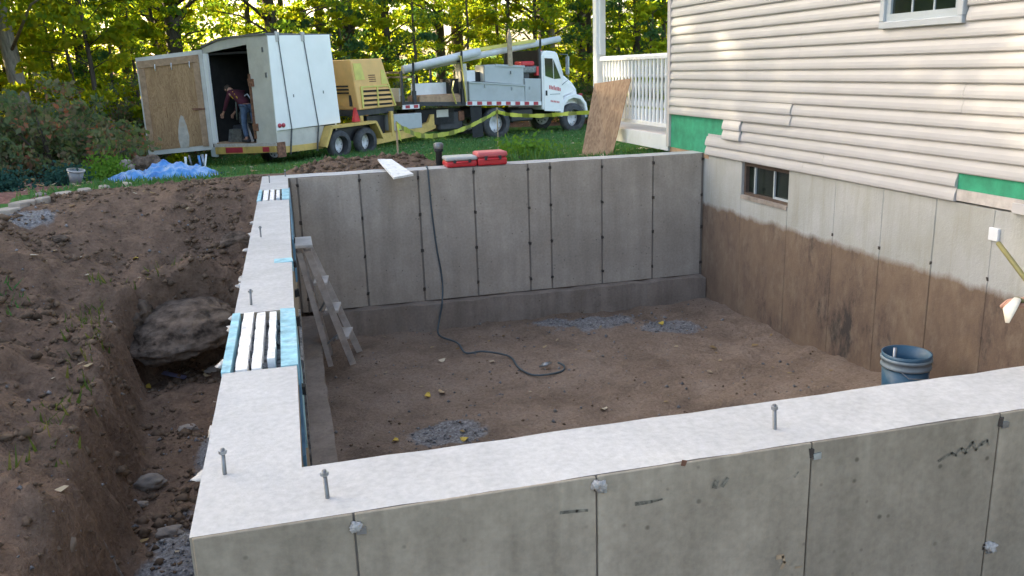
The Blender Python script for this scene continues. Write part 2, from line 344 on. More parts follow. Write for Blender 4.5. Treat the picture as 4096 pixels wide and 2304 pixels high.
def ground_mat():
    m, nt, ns, ls, b = nodes('ground_soil_and_lawn')
    at_ = nt.nodes.new('ShaderNodeAttribute'); at_.attribute_name = 'surf'; sep = nt.nodes.new('ShaderNodeSeparateColor'); ls.new(at_.outputs['Color'], sep.inputs[0])
    p = world_pos(nt)
    n1 = noise(nt, p, 1.3, 7, .65); n2 = noise(nt, p, 9, 6, .7); n3 = noise(nt, p, 40, 4, .7)
    soil = ramp(nt, n1, [(.3, (0.101, 0.068, 0.050)), (.5, (0.173, 0.116, 0.081)), (.7, (0.246, 0.171, 0.125))])
    soil = mixc(nt, .68, soil, ramp(nt, n2, [(.3, (0.074, 0.050, 0.037)), (.52, (0.197, 0.128, 0.089)), (.72, (0.313, 0.215, 0.150))]))
    soil = mixc(nt, .3, soil, ramp(nt, n3, [(.3, (0.082, 0.054, 0.042)), (.7, (0.330, 0.237, 0.176))]))
    pit = ramp(nt, noise(nt, p, 1.7, 8, .7), [(.36, (0.150, 0.105, 0.078)), (.5, (0.261, 0.189, 0.142)), (.7, (0.358, 0.278, 0.222))])
    pit = mixc(nt, .4, pit, ramp(nt, n3, [(.3, (0.110, 0.083, 0.064)), (.7, (0.396, 0.309, 0.238))]))
    sxy = nt.nodes.new('ShaderNodeAttribute'); sxy.attribute_name = 'pit'
    soil = mixc(nt, sxy.outputs['Fac'], soil, pit)
    gr = ramp(nt, noise(nt, p, 5, 6, .7), [(.3, (0.048, 0.112, 0.035)), (.5, (0.080, 0.200, 0.053)), (.75, (0.160, 0.240, 0.080))])
    mu = ramp(nt, noise(nt, p, 14, 5, .7), [(.3, (0.112, 0.056, 0.048)), (.55, (0.272, 0.136, 0.112)), (.75, (0.448, 0.272, 0.224))])
    gv = ramp(nt, noise(nt, p, 42, 3, .6), [(.3, (0.112, 0.120, 0.128)), (.55, (0.272, 0.288, 0.304)), (.75, (0.512, 0.528, 0.544))])
    def edge(sock):
        a = N(nt, 'ShaderNodeMath', operation='MULTIPLY_ADD'); ls.new(n2, a.inputs[0]); a.inputs[1].default_value = .55; ls.new(sock, a.inputs[2])
        return ramp(nt, a.outputs[0], [(.70, (0, 0, 0)), (.86, (1, 1, 1))])
    col = mixc(nt, edge(sep.outputs[0]), soil, gr); col = mixc(nt, edge(sep.outputs[1]), col, mu); gm2 = N(nt, 'ShaderNodeMath', operation='MULTIPLY'); ls.new(edge(sep.outputs[2]), gm2.inputs[0]); gm2.inputs[1].default_value = .72; col = mixc(nt, gm2.outputs[0], col, gv)
    ls.new(col, b.inputs['Base Color']); b.inputs['Roughness'].default_value = 1.; b.inputs['Specular IOR Level'].default_value = .1
    hs = N(nt, 'ShaderNodeMath', operation='MULTIPLY_ADD'); ls.new(n3, hs.inputs[0]); hs.inputs[1].default_value = .4; ls.new(n2, hs.inputs[2])
    bump(nt, b, hs.outputs[0], 1.0, .05)
    return m
M_GROUND = ground_mat()

# ---------------------------------------------------------------- ground
TL, TN, TB, LY, WX = .2534, .283, .29, 6.968, 4.82
TRENCH = np.array([(.05, -1.2), (-.55, -1.2), (-.6, 0), (-.66, 1.5), (-.78, 2.66), (-.93, 4.), (-1.13, 5.35), (-1.0, 5.75), (-.6, 6.0), (-.25, 6.1), (.05, 6.2)])
DIRT = np.array([(-2.5, -6), (-2.45, 6.5), (-1.85, 8.9), (-1.0, 10.3), (-.3, 11.3), (.6, 11), (1.9, 9.7), (2.3, 7.6), (5, 7.4), (9, 7.3), (9, -6)])
MULCH = np.array([(-2.45, 7.0), (-2.40, 10.6), (-2.15, 12.6), (-1.9, 14), (-4, 15.5), (-12, 15), (-12, 5), (-3, 6.0)])
def sdist(poly, x, y):
    x = np.asarray(x, float); y = np.asarray(y, float); d = np.full(x.shape, 1e9); ins = np.zeros(x.shape, bool)
    for (ax, ay), (bx, by) in zip(poly, np.roll(poly, -1, 0)):
        ex, ey = bx-ax, by-ay; t = np.clip(((x-ax)*ex+(y-ay)*ey)/(ex*ex+ey*ey), 0, 1)
        d = np.minimum(d, np.hypot(x-ax-t*ex, y-ay-t*ey))
        c = ((ay > y) != (by > y)) & (x < (bx-ax)*(y-ay)/(by-ay+1e-12)+ax); ins ^= c
    return np.where(ins, -d, d)
def ht(x, y):
    x = np.asarray(x, float); y = np.asarray(y, float)
    lawn = -.13-.083*np.clip(y-8, 0, 12)+.05*fbm(x*.3, y*.3)
    far = smooth(60, 200, np.hypot(x, y)); lawn = lawn+far*6*(.6+fbm(x*.01, y*.01))
    mound = .17*np.exp(-((x-.9)/.75)**2-((y-8.5)/.6)**2)*(1+.5*fbm(x*3, y*3))+.10*np.exp(-((x-1.6)/.5)**2-((y-8.2)/.4)**2)
    lawn = lawn+mound-.30*smooth(1.4, -1.2, x)*smooth(17, 20, y)+.38*smooth(-1.3, -2.2, x)*smooth(6.3, 4.6, y)*smooth(-1, 1.5, y)
    ds = sdist(TRENCH, x, y)+.13*fbm(x*2.0, y*2.0)+.07*fbm(x*5.5, y*5.5, 2)
    rough = fbm(x*1.3, y*1.3)*.22-np.abs(fbm(x*2.4, y*2.4, 7))*.30+.08+fbm(x*4.5, y*4.5, 3)*.13+fbm(x*11, y*11, 6, 3)*.055+np.maximum(fbm(x*16, y*16, 2, 2), -.1)*.05
    crest = -.80+.25*fbm(x*.9+9, y*.9)
    slope = crest+(lawn-crest)*smooth(.12, 1.75, ds)
    near = np.exp(-np.clip(ds, 0, 9)*.7)*smooth(12, 9.5, y)
    out = slope+rough*near
    fl = -1.5+.10*fbm(x*2, y*2)+.07*fbm(x*6, y*6)
    w = smooth(-.06, .17, ds)
    z = fl*(1-w)+out*w+w*(1-w)*4*(.10*fbm(x*7, y*7, 11, 3)+.06*fbm(x*15, y*15, 12, 2))
    z = np.where(y < -.0, np.where(x > -.3, -.75-.80*smooth(-1.35, -.95, y)+.03*fbm(x*3, y*3), z), z)
    inpit = (x > .12) & (y > .13) & (y < 7.1)
    pit = -1.685+.05*fbm(x*1.2, y*1.2)+.045*fbm(x*4, y*4)-.03*np.abs(fbm(x*2.2+3, y*2.2))+.02*fbm(x*11, y*11)+.22*smooth(3.2, 4.7, x)*smooth(5.5, 2.2, y)+.06*smooth(4.3, 4.8, x)
    z = np.where(inpit, pit, z)
    z = np.where((x > .06) & (x < 5) & (y > -.02) & (y <= .13), -1.6, z)
    return z
def axis(*seg): return np.unique(np.round(np.concatenate([np.arange(a, b, s) for a, b, s in seg]), 4))
gx = axis((-400, -60, 40), (-60, -14, 4), (-14, -4, .5), (-4, -2.8, .06), (-2.8, .1, .033), (.1, 5.0, .05), (5, 12, .4), (12, 60, 4), (60, 401, 40))
gy = axis((-300, -20, 40), (-20, -3, 2), (-3, 1, .06), (1, 9, .036), (9, 10, .06), (10, 16, .2), (16, 34, .5), (34, 80, 4), (80, 401, 40))
GX, GY = np.meshgrid(gx, gy, indexing='ij'); GZ = ht(GX, GY)
nx, ny = GX.shape; idx = np.arange(nx*ny).reshape(nx, ny)
F = np.stack([idx[:-1, :-1], idx[1:, :-1], idx[1:, 1:], idx[:-1, 1:]], -1).reshape(-1, 4)
gme = np_mesh('ground', np.stack([GX, GY, GZ], -1).reshape(-1, 3), F, True)
def surf(x, y):
    dd = sdist(DIRT, x, y); mu = sdist(MULCH, x, y)
    g = smooth(-.15, .25, dd+.2*fbm(x*2, y*2)); m_ = smooth(.1, -.15, mu+.12*fbm(x*3, y*3))
    m_ = np.maximum(m_, smooth(27, 30, y)*smooth(48, 45, y)); m_ = np.maximum(m_, smooth(-3.2, -4.5, x)*smooth(11, 13, y))
    gv = np.zeros_like(g)
    for cx_, cy_, rx, ry in ((3.35, 6.35, .55, .30), (3.95, 6.0, .35, .3), (2.85, 6.55, .25, .2), (1.25, 4.1, .36, .22), (-.35, 2.45, .4, .75), (-.3, 3.9, .28, .5), (-2.3, 6.85, .5, .22)):
        gv = np.maximum(gv, smooth(1.5, .15, np.hypot((x-cx_)/rx, (y-cy_)/ry)+.35*fbm(x*4, y*4)))
    return g, m_*(1-gv), gv
sg, sm_, sv = surf(GX, GY)
ca = gme.color_attributes.new('surf', 'FLOAT_COLOR', 'POINT')
ca.data.foreach_set('color', np.stack([sg*(1-sm_), sm_, sv, np.ones_like(sg)], -1).astype(np.float32).ravel())
pa = gme.attributes.new('pit', 'FLOAT', 'POINT')
pa.data.foreach_set('value', ((GX > 0) & (GX < 5) & (GY > 0) & (GY < 7.1)).astype(np.float32).ravel())
tag(link('ground', gme, M_GROUND), 'bare brown soil of the excavation with lawn beyond it', None, None, 'structure')

def scatter(name, n, region, size, mat, label, cat=None, flat=.7, mask=None, squash=.3, leaf=False, lift=0.):
    """many small lumps (or leaf quads) lying on the ground, joined: nobody could count them"""
    P = []
    while sum(len(p) for p in P) < n:
        x = rng.uniform(region[0], region[1], n*2); y = rng.uniform(region[2], region[3], n*2)
        k = mask(x, y) if mask else np.ones_like(x, bool); P.append(np.stack([x[k], y[k]], -1))
        if len(P) > 60: break
    P = np.concatenate(P)[:n]; z = ht(P[:, 0], P[:, 1]); n = len(P)
    s = size[0]+(size[1]-size[0])*rng.random(n)**3
    if leaf:
        base = np.array([(-.5, -.35, 0), (.5, -.3, .1), (.6, .35, 0), (-.45, .4, .15)]); fc = np.array([(0, 1, 2, 3)])
    else:
        base = np.array([(1, 0, 0), (-.2, .9, 0), (-.9, -.3, 0), (.1, -1, .1), (0, 0, 1), (.1, .1, -1)], float)
        fc = np.array([(0, 1, 4), (1, 2, 4), (2, 3, 4), (3, 0, 4), (1, 0, 5), (2, 1, 5), (3, 2, 5), (0, 3, 5)])
    V = base[None]*s[:, None, None]*np.array([1, 1, flat])
    if not leaf: V = V*(1+squash*rng.normal(size=V.shape))
    an = rng.uniform(0, 6.28, n); c, s_ = np.cos(an), np.sin(an)
    tl = rng.normal(0, .35, n)
    X = V[..., 0]*c[:, None]-V[..., 1]*s_[:, None]; Y = V[..., 0]*s_[:, None]+V[..., 1]*c[:, None]; Z = V[..., 2]+X*np.sin(tl)[:, None]*(.8 if leaf else 0)
    V = np.stack([X+P[:, 0:1], Y+P[:, 1:2], Z+(z+s*(.25*flat)+lift)[:, None]], -1).reshape(-1, 3)
    F = (fc[None]+(np.arange(n)*len(base))[:, None, None]).reshape(-1, fc.shape[1])
    o = link(name, np_mesh(name, V, F), mat); return tag(o, label, cat, None, 'stuff')
walls = lambda x, y: ~(((x > -.05) & (x < TL+.03) & (y > -.05) & (y < 7.3)) | ((y > -.1) & (y < TN+.1)) | ((y > LY-.05) & (y < LY+TB+.05) & (x > -.05)))
scatter('soil_clods', 4500, (-3.2, 0, .2, 10), (.004, .030), M_CLOD, 'loose clods of soil on the excavated bank', mask=lambda x, y: walls(x, y) & (sdist(DIRT, x, y) < .1))
scatter('soil_clods', 900, (.2, 4.8, .3, 6.9), (.004, .016), M_CLOD, 'small clods of soil on the pit floor', mask=walls)
scatter('crushed_stone', 2200, (-2.9, 4.6, 1.5, 7.1), (.006, .022), M_PEB, 'grey crushed stone spilled in patches', mask=lambda x, y: walls(x, y) & (surf(x, y)[2]+.32*rng.normal(size=x.shape) > .55), flat=.8)
scatter('soil_clods', 2600, (-3.2, -.05, .2, 10), (.008, .055), M_CLOD, 'clusters of dug clods on the excavated bank', mask=lambda x, y: walls(x, y) & (sdist(DIRT, x, y) < .05) & (fbm(x*1.6+3, y*1.6) > .14))
scatter('soil_clods', 900, (.3, 2.3, 7.3, 9.6), (.015, .06), M_CLOD, 'clods on the soil heap behind the far wall')
scatter('pit_leaf_litter', 80, (.4, 4.7, .4, 6.8), (.03, .075), M_LITTER, 'dry pale leaves scattered on the pit floor', mask=walls, leaf=True, lift=.006)
scatter('bank_leaf_litter', 130, (-3, 0, 1, 10), (.022, .06), M_LITTER, 'dry pale leaves scattered on the soil bank', mask=walls, leaf=True, lift=.008)
scatter('lawn_leaf_litter', 1500, (-4, 12, 7.6, 26), (.05, .11), M_LITTER, 'fallen leaves lying on the lawn', mask=lambda x, y: (sdist(DIRT, x, y) > 0), leaf=True, lift=.03)
scatter('forest_leaf_litter', 4000, (-22, 22, 13, 60), (.08, .18), M_LITTER, 'brown fallen leaves under the trees', mask=lambda x, y: (y > 27) | (x < -3.4), leaf=True, lift=.03)

def blades(name, n, region, h, mask, mat, label, wd=.012):
    x = rng.uniform(region[0], region[1], n*3); y = rng.uniform(region[2], region[3], n*3); k = mask(x, y); x, y = x[k][:n], y[k][:n]; n = len(x)
    z = ht(x, y)-.01; H = h[0]+(h[1]-h[0])*rng.random(n)**2; a = rng.uniform(0, 6.28, n); w = wd*(.6+.8*rng.random(n)); le = rng.normal(0, .35, (n, 2))*H[:, None]
    dx, dy = np.cos(a)*w, np.sin(a)*w
    V = np.stack([np.stack([x-dx, y-dy, z], -1), np.stack([x+dx, y+dy, z], -1), np.stack([x+le[:, 0], y+le[:, 1], z+H], -1)], 1).reshape(-1, 3)
    o = link(name, np_mesh(name, V, np.arange(3*n).reshape(-1, 3)), mat); return tag(o, label, None, None, 'stuff')
gm = lambda x, y: (surf(x, y)[0] > .5) & (surf(x, y)[1] < .5) & (x < 14)
blades('lawn_grass', 60000, (-3.5, 13, 7.6, 27), (.05, .13), gm, M_GRASS, 'green mown lawn between the pit and the truck', .016)
blades('tall_grass', 500, (2.5, 3.6, 7.5, 8.8), (.10, .30), lambda x, y: x > 2.8, M_GRASS, 'uncut tuft of long grass behind the far wall', .012)
blades('bank_grass', 420, (-1.9, -.7, 2.2, 6.2), (.04, .13), lambda x, y: np.abs(sdist(TRENCH, x, y)-.24+.1*fbm(x*3, y*3)) < .09, M_GRASSY, 'grass tufts hanging on the edge of the cut bank', .010)
blades('bank_grass', 250, (-2.6, -1.7, 3.4, 5.2), (.05, .12), lambda x, y: fbm(x*1.5, y*1.5) > .12, M_GRASS, 'small grass patch on the soil at left', .010)

# ---------------------------------------------------------------- new foundation
FW = empty('foundation_wall', (0, 0, -1.41), 'newly poured grey concrete foundation wall with three sides joining the house', 'foundation')
def par(o, p):
    o.parent = p; o.matrix_parent_inverse = Matrix.Translation(-p.location) if p.rotation_euler.z == 0 else p.matrix_basis.inverted(); return o
def wall_top(pts, step=.11, j=.0025, keep=(.36, 6.9)):
    out = []
    for (a, za), (b, zb) in zip(pts, pts[1:]):
        n = max(1, int(abs(b-a)/step)) if za == zb else 1
        for i in range(n): out.append((a+(b-a)*i/n, za+(zb-za)*i/n+(random.uniform(-j, j) if 0 < i and keep[0] < a+(b-a)*i/n < keep[1] else 0)))
    out.append(pts[-1]); return out
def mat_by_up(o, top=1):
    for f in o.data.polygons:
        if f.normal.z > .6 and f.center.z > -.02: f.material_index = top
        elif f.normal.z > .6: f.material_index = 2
PK = [(1.12, 1.905), (5.42, 6.12)]
b = MB(); prof = [(0, 0), (PK[0][0], 0), (PK[0][0], -.045), (PK[0][1], -.045), (PK[0][1], 0), (PK[1][0], 0), (PK[1][0], -.045), (PK[1][1], -.045), (PK[1][1], 0), (LY+TB, 0)]
b.prism(wall_top(prof)+[(LY+TB, -1.41), (0, -1.41)], 0, 0, TL)
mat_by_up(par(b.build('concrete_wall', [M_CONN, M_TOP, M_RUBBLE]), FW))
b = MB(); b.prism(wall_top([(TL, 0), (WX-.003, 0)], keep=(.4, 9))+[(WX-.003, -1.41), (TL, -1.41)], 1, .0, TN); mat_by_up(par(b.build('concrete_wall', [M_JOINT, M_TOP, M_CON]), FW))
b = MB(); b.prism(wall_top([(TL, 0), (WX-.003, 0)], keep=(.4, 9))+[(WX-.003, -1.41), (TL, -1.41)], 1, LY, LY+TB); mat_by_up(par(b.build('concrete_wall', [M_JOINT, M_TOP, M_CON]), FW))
def rough_box(name, x0, x1, y0, y1, z0, z1, mat, p, n=14, j=.012):
    b = MB(); ax = 0 if x1-x0 > y1-y0 else 1
    L0, L1 = (x0, x1) if ax == 0 else (y0, y1); A0, A1 = (y0, y1) if ax == 0 else (x0, x1); rings = []
    for i in range(n+1):
        t = L0+(L1-L0)*i/n; ring = []
        for a, z in ((A0, z0), (A0, z1), (A1, z1), (A1, z0)):
            a += random.uniform(-j, j); zz = z+random.uniform(-j, j)
            ring.append(b.bm.verts.new((t, a, zz) if ax == 0 else (a, t, zz)))
        rings.append(ring)
    for r0, r1 in zip(rings, rings[1:]):
        for k in range(4): b.bm.faces.new((r0[k], r0[(k+1) % 4], r1[(k+1) % 4], r1[k]))
    b.bm.faces.new(rings[0]); b.bm.faces.new(rings[-1][::-1])
    return par(b.build(name, mat), p)
rough_box('footing', TL+.17, WX-.015, LY-.15, LY+.01, -1.80, -1.412, M_FOOT, FW, 24)
rough_box('footing', -.15, TL+.155, TN+.02, LY-.155, -1.80, -1.413, M_FOOT, FW, 30, .014)
# cast panels: each form leaves its own face, with the joints and ties between
JX = [TL+.012] + [on(1, LY, x, 560).x for x in (757, 912, 1058, 1196, 1331, 1386, 1514, 1641)] + [WX-.02]
for a, c in zip(JX, JX[1:]):
    p = random.uniform(.009, .013)
    par(MB().box(a+.009, c-.009, LY-p, LY+.002, -1.405, -.004-random.uniform(0, .004)).bevel(.003).build('concrete_panel', M_CON), FW)
NX = [.004, .366, .972, 1.588, 2.20, 2.81, 3.42, 4.03, WX-.01]
for a, c in zip(NX, NX[1:]):
    p = random.uniform(.006, .009)
    par(MB().box(a+.0025, c-.0025, -p, .002, -1.40, -.0012).bevel(.002).build('concrete_panel', M_CONN), FW)
tie = None
for x in JX[1:]:
    for z in (-.07, -.47, -.86, -1.26):
        z += random.uniform(-.015, .015)
        par(MB().box(x-.013, x+.012, LY-.020, LY+.004, z-.016, z+.014, jit=.006).build('form_tie', M_TIE), FW)
for x, zs in zip(NX[1:5], ((-.03,), (-.022,), (-.025, -.43), (-.02, -.425))):
    for z in zs:
        par(MB().box(x+.004, x+.026, -.013, .004, z-.024, z-.006, jit=.0015).build('form_tie', M_GALV), FW); par(MB().box(x-.008, x+.006, -.0105, .004, z-.016, z+.008, jit=.003).build('form_tie', M_TIE), FW)
def lump(name, c, r, mat, p=None, seed=0, sub=2, amp=.25, fr=2.2):
    bm = bmesh.new(); bmesh.ops.create_icosphere(bm, subdivisions=sub, radius=1)
    co = np.array([v.co for v in bm.verts]); d = 1+amp*2*fbm(co[:, 0]*fr+seed*7.3, co[:, 1]*fr, co[:, 2]*fr, 4)
    for v, k in zip(bm.verts, d): v.co = Vector((v.co.x*k*r[0], v.co.y*k*r[1], v.co.z*k*r[2]))
    for f in bm.faces: f.smooth = True
    me = bpy.data.meshes.new(name); bm.to_mesh(me); bm.free(); o = link(name, me, mat); o.location = c
    if p is not None: o.parent = p; o.matrix_parent_inverse = Matrix.Translation(-p.location)
    return o
for x, z, r in ((.370, -.030, .013), (.364, -.037, .009), (.974, -.024, .017), (.984, -.027, .014), (2.218, -.43, .018), (2.204, -.425, .013)):
    lump('mortar_blob', (x, -.012, z), (r, r*.7, r*.9), M_BLOB, FW, x*9, 3, .45, 2.4)
def rough_plank(fx, w, ya, yb):
    n = 16; L_ = [(fx-w/2+random.uniform(-.002, .002), ya+(yb-ya)*i/n) for i in range(n+1)]; R_ = [(fx+w/2+random.uniform(-.002, .002), ya+(yb-ya)*i/n+random.uniform(-.01, .01)) for i in range(n+1)]
    return MB().prism(L_+R_[::-1], 2, -.044, .004)
def mark(name, pts, w, mat):
    b = MB(); P_ = [on(1, -.0095, *p) for p in pts]
    for a, c in zip(P_, P_[1:]):
        d = (c-a).normalized(); n_ = Vector((-d.z, 0, d.x))*w*random.uniform(.5, 1.2); b.quad(a-n_-d*w*.4, c-n_*.8+d*w*.4, c+n_*.8+d*w*.4, a+n_-d*w*.4)
    par(b.build(name, mat), FW)
M_CHAR = plain('charcoal_mark', (.19, .175, .14), .95, var=.5, scale=60); M_ORM = plain('orange_mark', (.34, .25, .16), .9, var=.2, scale=30)
mark('charcoal_scribble', [(2362, 1160), (2395, 1140), (2405, 1146), (2420, 1128), (2430, 1140), (2448, 1112), (2456, 1132), (2470, 1118), (2484, 1108), (2488, 1120)], .006, M_CHAR)
mark('charcoal_scribble', [(1798, 1226), (1803, 1210)], .008, M_CHAR); mark('charcoal_scribble', [(1818, 1222), (1830, 1204)], .009, M_CHAR); mark('charcoal_scribble', [(2000, 1200), (2008, 1188)], .005, M_CHAR)
mark('charcoal_scribble', [(1600, 1268), (1640, 1262), (1665, 1256)], .005, M_CHAR); mark('charcoal_scribble', [(1410, 1290), (1450, 1286), (1478, 1284)], .004, M_CHAR)
mark('orange_scribble', [(1955, 1402), (1970, 1400), (1974, 1415), (1966, 1430)], .007, M_ORM); mark('orange_scribble', [(2002, 1428), (2016, 1425)], .006, M_ORM); mark('rust_spot', [(1722, 1160), (1719, 1170)], .007, M_RUST)
# window bucks set into the top of the left wall: foam at the edges, pale boards between
for (y0, y1), n in zip(PK, (0, 1)):
    par(MB().box(-.004, .026, y0+.004, y1-.004, -.30, .004+n*.001, jit=.003).build('foam_strip', M_BLUFOAM), FW)
    par(MB().box(.196, TL+.006, y0+.004, y1-.004, -.32, .005, jit=.003).build('foam_strip', M_BLUFOAM), FW)
    for fx, w in ((.062, .040), (.114, .034), (.164, .028)):
        e = random.uniform(0, .12)
        par(rough_plank(fx, w, y0+.01+e*(w < .03), y1-.01-random.uniform(0, .06)).build('buck_board', M_BUCK), FW)
par(MB().box(.155, TL+.004, 2.90, 3.015, -.05, .004, jit=.004).build('foam_strip', M_BLUFOAM), FW)
par(MB().box(TL+.001, TL+.012, .52, 1.60, -.17, -.075, jit=.006).build('foam_strip', M_BLUSTRIP), FW)
par(MB().box(TL+.001, TL+.014, 3.9, 6.7, -.35, -.06, jit=.004).build('foam_strip', M_BLUSTRIP), FW)
par(MB().box(TL+.001, TL+.016, 2.1, 3.0, -.9, -.30, jit=.01).build('foam_strip', M_RUBBLE), FW)
for y in (1.25, 2.2, 2.75, 3.5, 4.3):
    par(MB().box(TL-.002, TL+.02, y-.02, y+.02, -.16, -.12, jit=.006).build('form_tie', M_DARK), FW)
for i in range(34):
    q = PK[0] if i < 26 else PK[1]; r = random.uniform(.006, .019); lump('mortar_crumb', (random.uniform(.04, .2), random.uniform(q[0]+.03, q[1]-.03), -.035), (r, r*1.4, r), M_RUBBLE, FW, i, 2, .4)
# spilled concrete fins on the outer edge of the left wall
for y in (2.15, 2.32, 2.9, 3.1, 3.3, 3.95, 4.6, 5.0, .55, .95, 1.5):
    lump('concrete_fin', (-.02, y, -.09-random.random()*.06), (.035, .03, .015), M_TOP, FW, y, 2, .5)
def anchor_bolt(x, y, lean):
    b = MB(); M = Matrix.Translation((x, y, 0)) @ Euler((lean, lean*.7, 0)).to_matrix().to_4x4()
    b.lathe([(.0, .074), (.0055, .074), (.0055, -.03)], M, 10)
    bo = b.build('anchor_bolt', M_STEEL); par(bo, FW)
    n = MB(); n.lathe([(.006, .060), (.0105, .060), (.0105, .069), (.006, .069)], M, 6, smooth=False); nu = n.build('nut', M_GALV); nu.parent = bo; nu.matrix_parent_inverse = Matrix()
for x, y, l in ((.058, .306, .05), (.311, .09, -.04), (.066, 2.041, .06), (.068, 3.744, .03), (1.54, .101, -.05), (.08, 6.66, .02), (.229, 7.12, .05), (3.3, .14, 0)):
    anchor_bolt(x, y, l)

# ---------------------------------------------------------------- house
HS = empty('house', (WX, 2.5, -1.7), 'house with pale vinyl siding torn off to green sheathing above an old concrete foundation', 'house')
H = lambda o: par(o, HS)
YC, YE = 7.87, -4.0
b = MB(); b.box(WX+.004, WX+9, YE, YC-.01, .0, 5.2); H(b.build('wall_core', M_SIDCUT))
b = MB(); b.prism([(YE-.3, 5.2), (YC+.3, 5.2), ((YE+YC)/2, 7.6)], 0, WX-.3, WX+9.3); H(b.build('roof', M_ROOF))
k0, ck = -.014, .1015
splits = {0: [5.0], 1: [4.7], 2: [6.12], 3: [6.12], 4: [5.22], 5: [5.22], 6: [6.93, 3.14], 7: [6.93, 3.14], 8: [6.07], 9: [6.07], 10: [5.14], 11: [5.14]}
def plank(k, ya, yb, off=0., tilt=0., mat=M_SID):
    z = k0+k*ck; X = WX-off
    p = [(X+.002, z), (X-.024, z), (X-.0295, z+.008), (X-.0295, z+.028), (X-.024, z+.055), (X-.013, z+.082), (X-.007, z+ck+.002), (X+.002, z+ck+.002)]
    return H(MB().prism(p, 1, yb+.0015, ya-.0015).build('siding_plank', mat))
for k in range(52):
    ya, yb = YC-.035, YE
    if k < 2: ya, yb = 6.90, 3.13
    elif k < 4: ya = 6.485
    cuts = sorted(splits.get(k, [] if k > 30 else [random.uniform(0, 6.5)]), reverse=True); cuts = [c for c in cuts if yb+.2 < c < ya-.2]
    segs = list(zip([ya]+cuts, cuts+[yb])); out = []
    for a, c in segs:
        if 1.19 < k0+k*ck+.05 < 2.75:
            if a > 4.06: out.append((a, max(c, 4.06)))
            if c < 3.18: out.append((min(a, 3.18), c))
        else: out.append((a, c))
    for i, (a, c) in enumerate(out):
        off = .0
        if (k in (2, 3) and i == 0): off = .022
        if (k in (4, 5) and i == 0): off = .012
        plank(k, a, c, off, mat=M_SIDCUT if off > .02 else M_SID)
b = MB(); b.box(WX-.006, WX-.001, 6.87, 3.15, k0+2*ck, k0+2*ck+.03); H(b.build('nailing_hem', M_SIDCUT))
H(MB().box(WX-.004, WX+.003, 6.0, YC-.02, -.005, .45).build('sheathing_panel', M_GREEN))
H(MB().box(WX-.004, WX+.003, YE, 3.3, .075, .25).build('sheathing_panel', M_GREEN))
H(MB().box(WX-.003, WX+.004, 6.85, YC-.02, -.06, -.006).build('sill_board', M_LUMB))
H(MB().box(WX-.012, WX+.004, YE, 3.125, -.005, .074).build('sill_board', M_ALW))
H(MB().box(WX-.03, WX+.0, 1.0, 2.62, -.015, .05).build('siding_plank', M_SIDCUT))
# corner trim
H(MB().box(WX-.035, WX+.003, YC-.032, YC+.012, -.0, 5.2).bevel(.004).build('corner_trim', M_TRIM))
H(MB().box(WX-.033, WX+.09, YC+.012, YC+.05, -.005, 5.2).bevel(.004).build('corner_trim', M_SIDCUT))
# old foundation, panel by panel, around the basement window
H(MB().box(WX+.08, WX+.35, YE, YC-.03, -1.95, -.03).build('foundation_core', M_DARK))
fy = [6.95, 6.115, 5.245, 4.52, 3.90, 3.32, 2.78, 2.18, 1.58, .98, .38, -.22, -.82, -1.42, -2.0, -3.0, YE]
H(MB().box(WX, WX+.081, 6.955, YC-.035, -1.95, -.062).build('foundation_panel', M_OLDF))
for a, c in zip(fy, fy[1:]):
    top = -.375 if abs(a-6.115) < .01 else -.02
    H(MB().box(WX-random.uniform(.0, .003), WX+.081, c+.0015, a-.0015, -1.95, top).bevel(.004).build('foundation_panel', M_OLDF))
for y in (3.90, 3.32, 2.78, 4.52, 2.18):
    for z in (-.50,): H(MB().box(WX-.009, WX+.01, y-.008, y+.008, z-.012, z+.012, jit=.004).build('form_tie', M_TIE))
bw = H(MB().box(WX+.03, WX+.081, 5.2455, 5.275, -.374, -.02).box(WX+.03, WX+.081, 6.085, 6.1145, -.374, -.02).box(WX+.03, WX+.081, 5.275, 6.085, -.374, -.335).box(WX+.03, WX+.081, 5.275, 6.085, -.06, -.02).build('basement_window', plain('old_brown_frame', (.09, .062, .048), .8, var=.3)))
for n_, x in (('sash', M_GREYF),):
    s_ = MB().box(WX+.045, WX+.062, 5.275, 5.295, -.335, -.06).box(WX+.045, WX+.062, 5.56, 5.58, -.335, -.06).box(WX+.045, WX+.062, 5.295, 5.56, -.335, -.315).build(n_, x); s_.parent = bw; s_ = MB().box(WX+.05, WX+.07, 5.93, 5.95, -.335, -.06).build('sash_post', x); s_.parent = bw
g_ = MB().box(WX+.072, WX+.078, 5.27, 6.09, -.34, -.05).build('pane', M_GLASSD); g_.parent = bw
s_ = MB().box(WX-.012, WX+.03, 5.25, 6.11, -.40, -.362).build('sill', M_ROCKP); s_.parent = bw
H(MB().box(WX-.025, WX-.002, 2.715, 2.795, -.225, -.14).bevel(.003).build('junction_box', M_WHITEV))
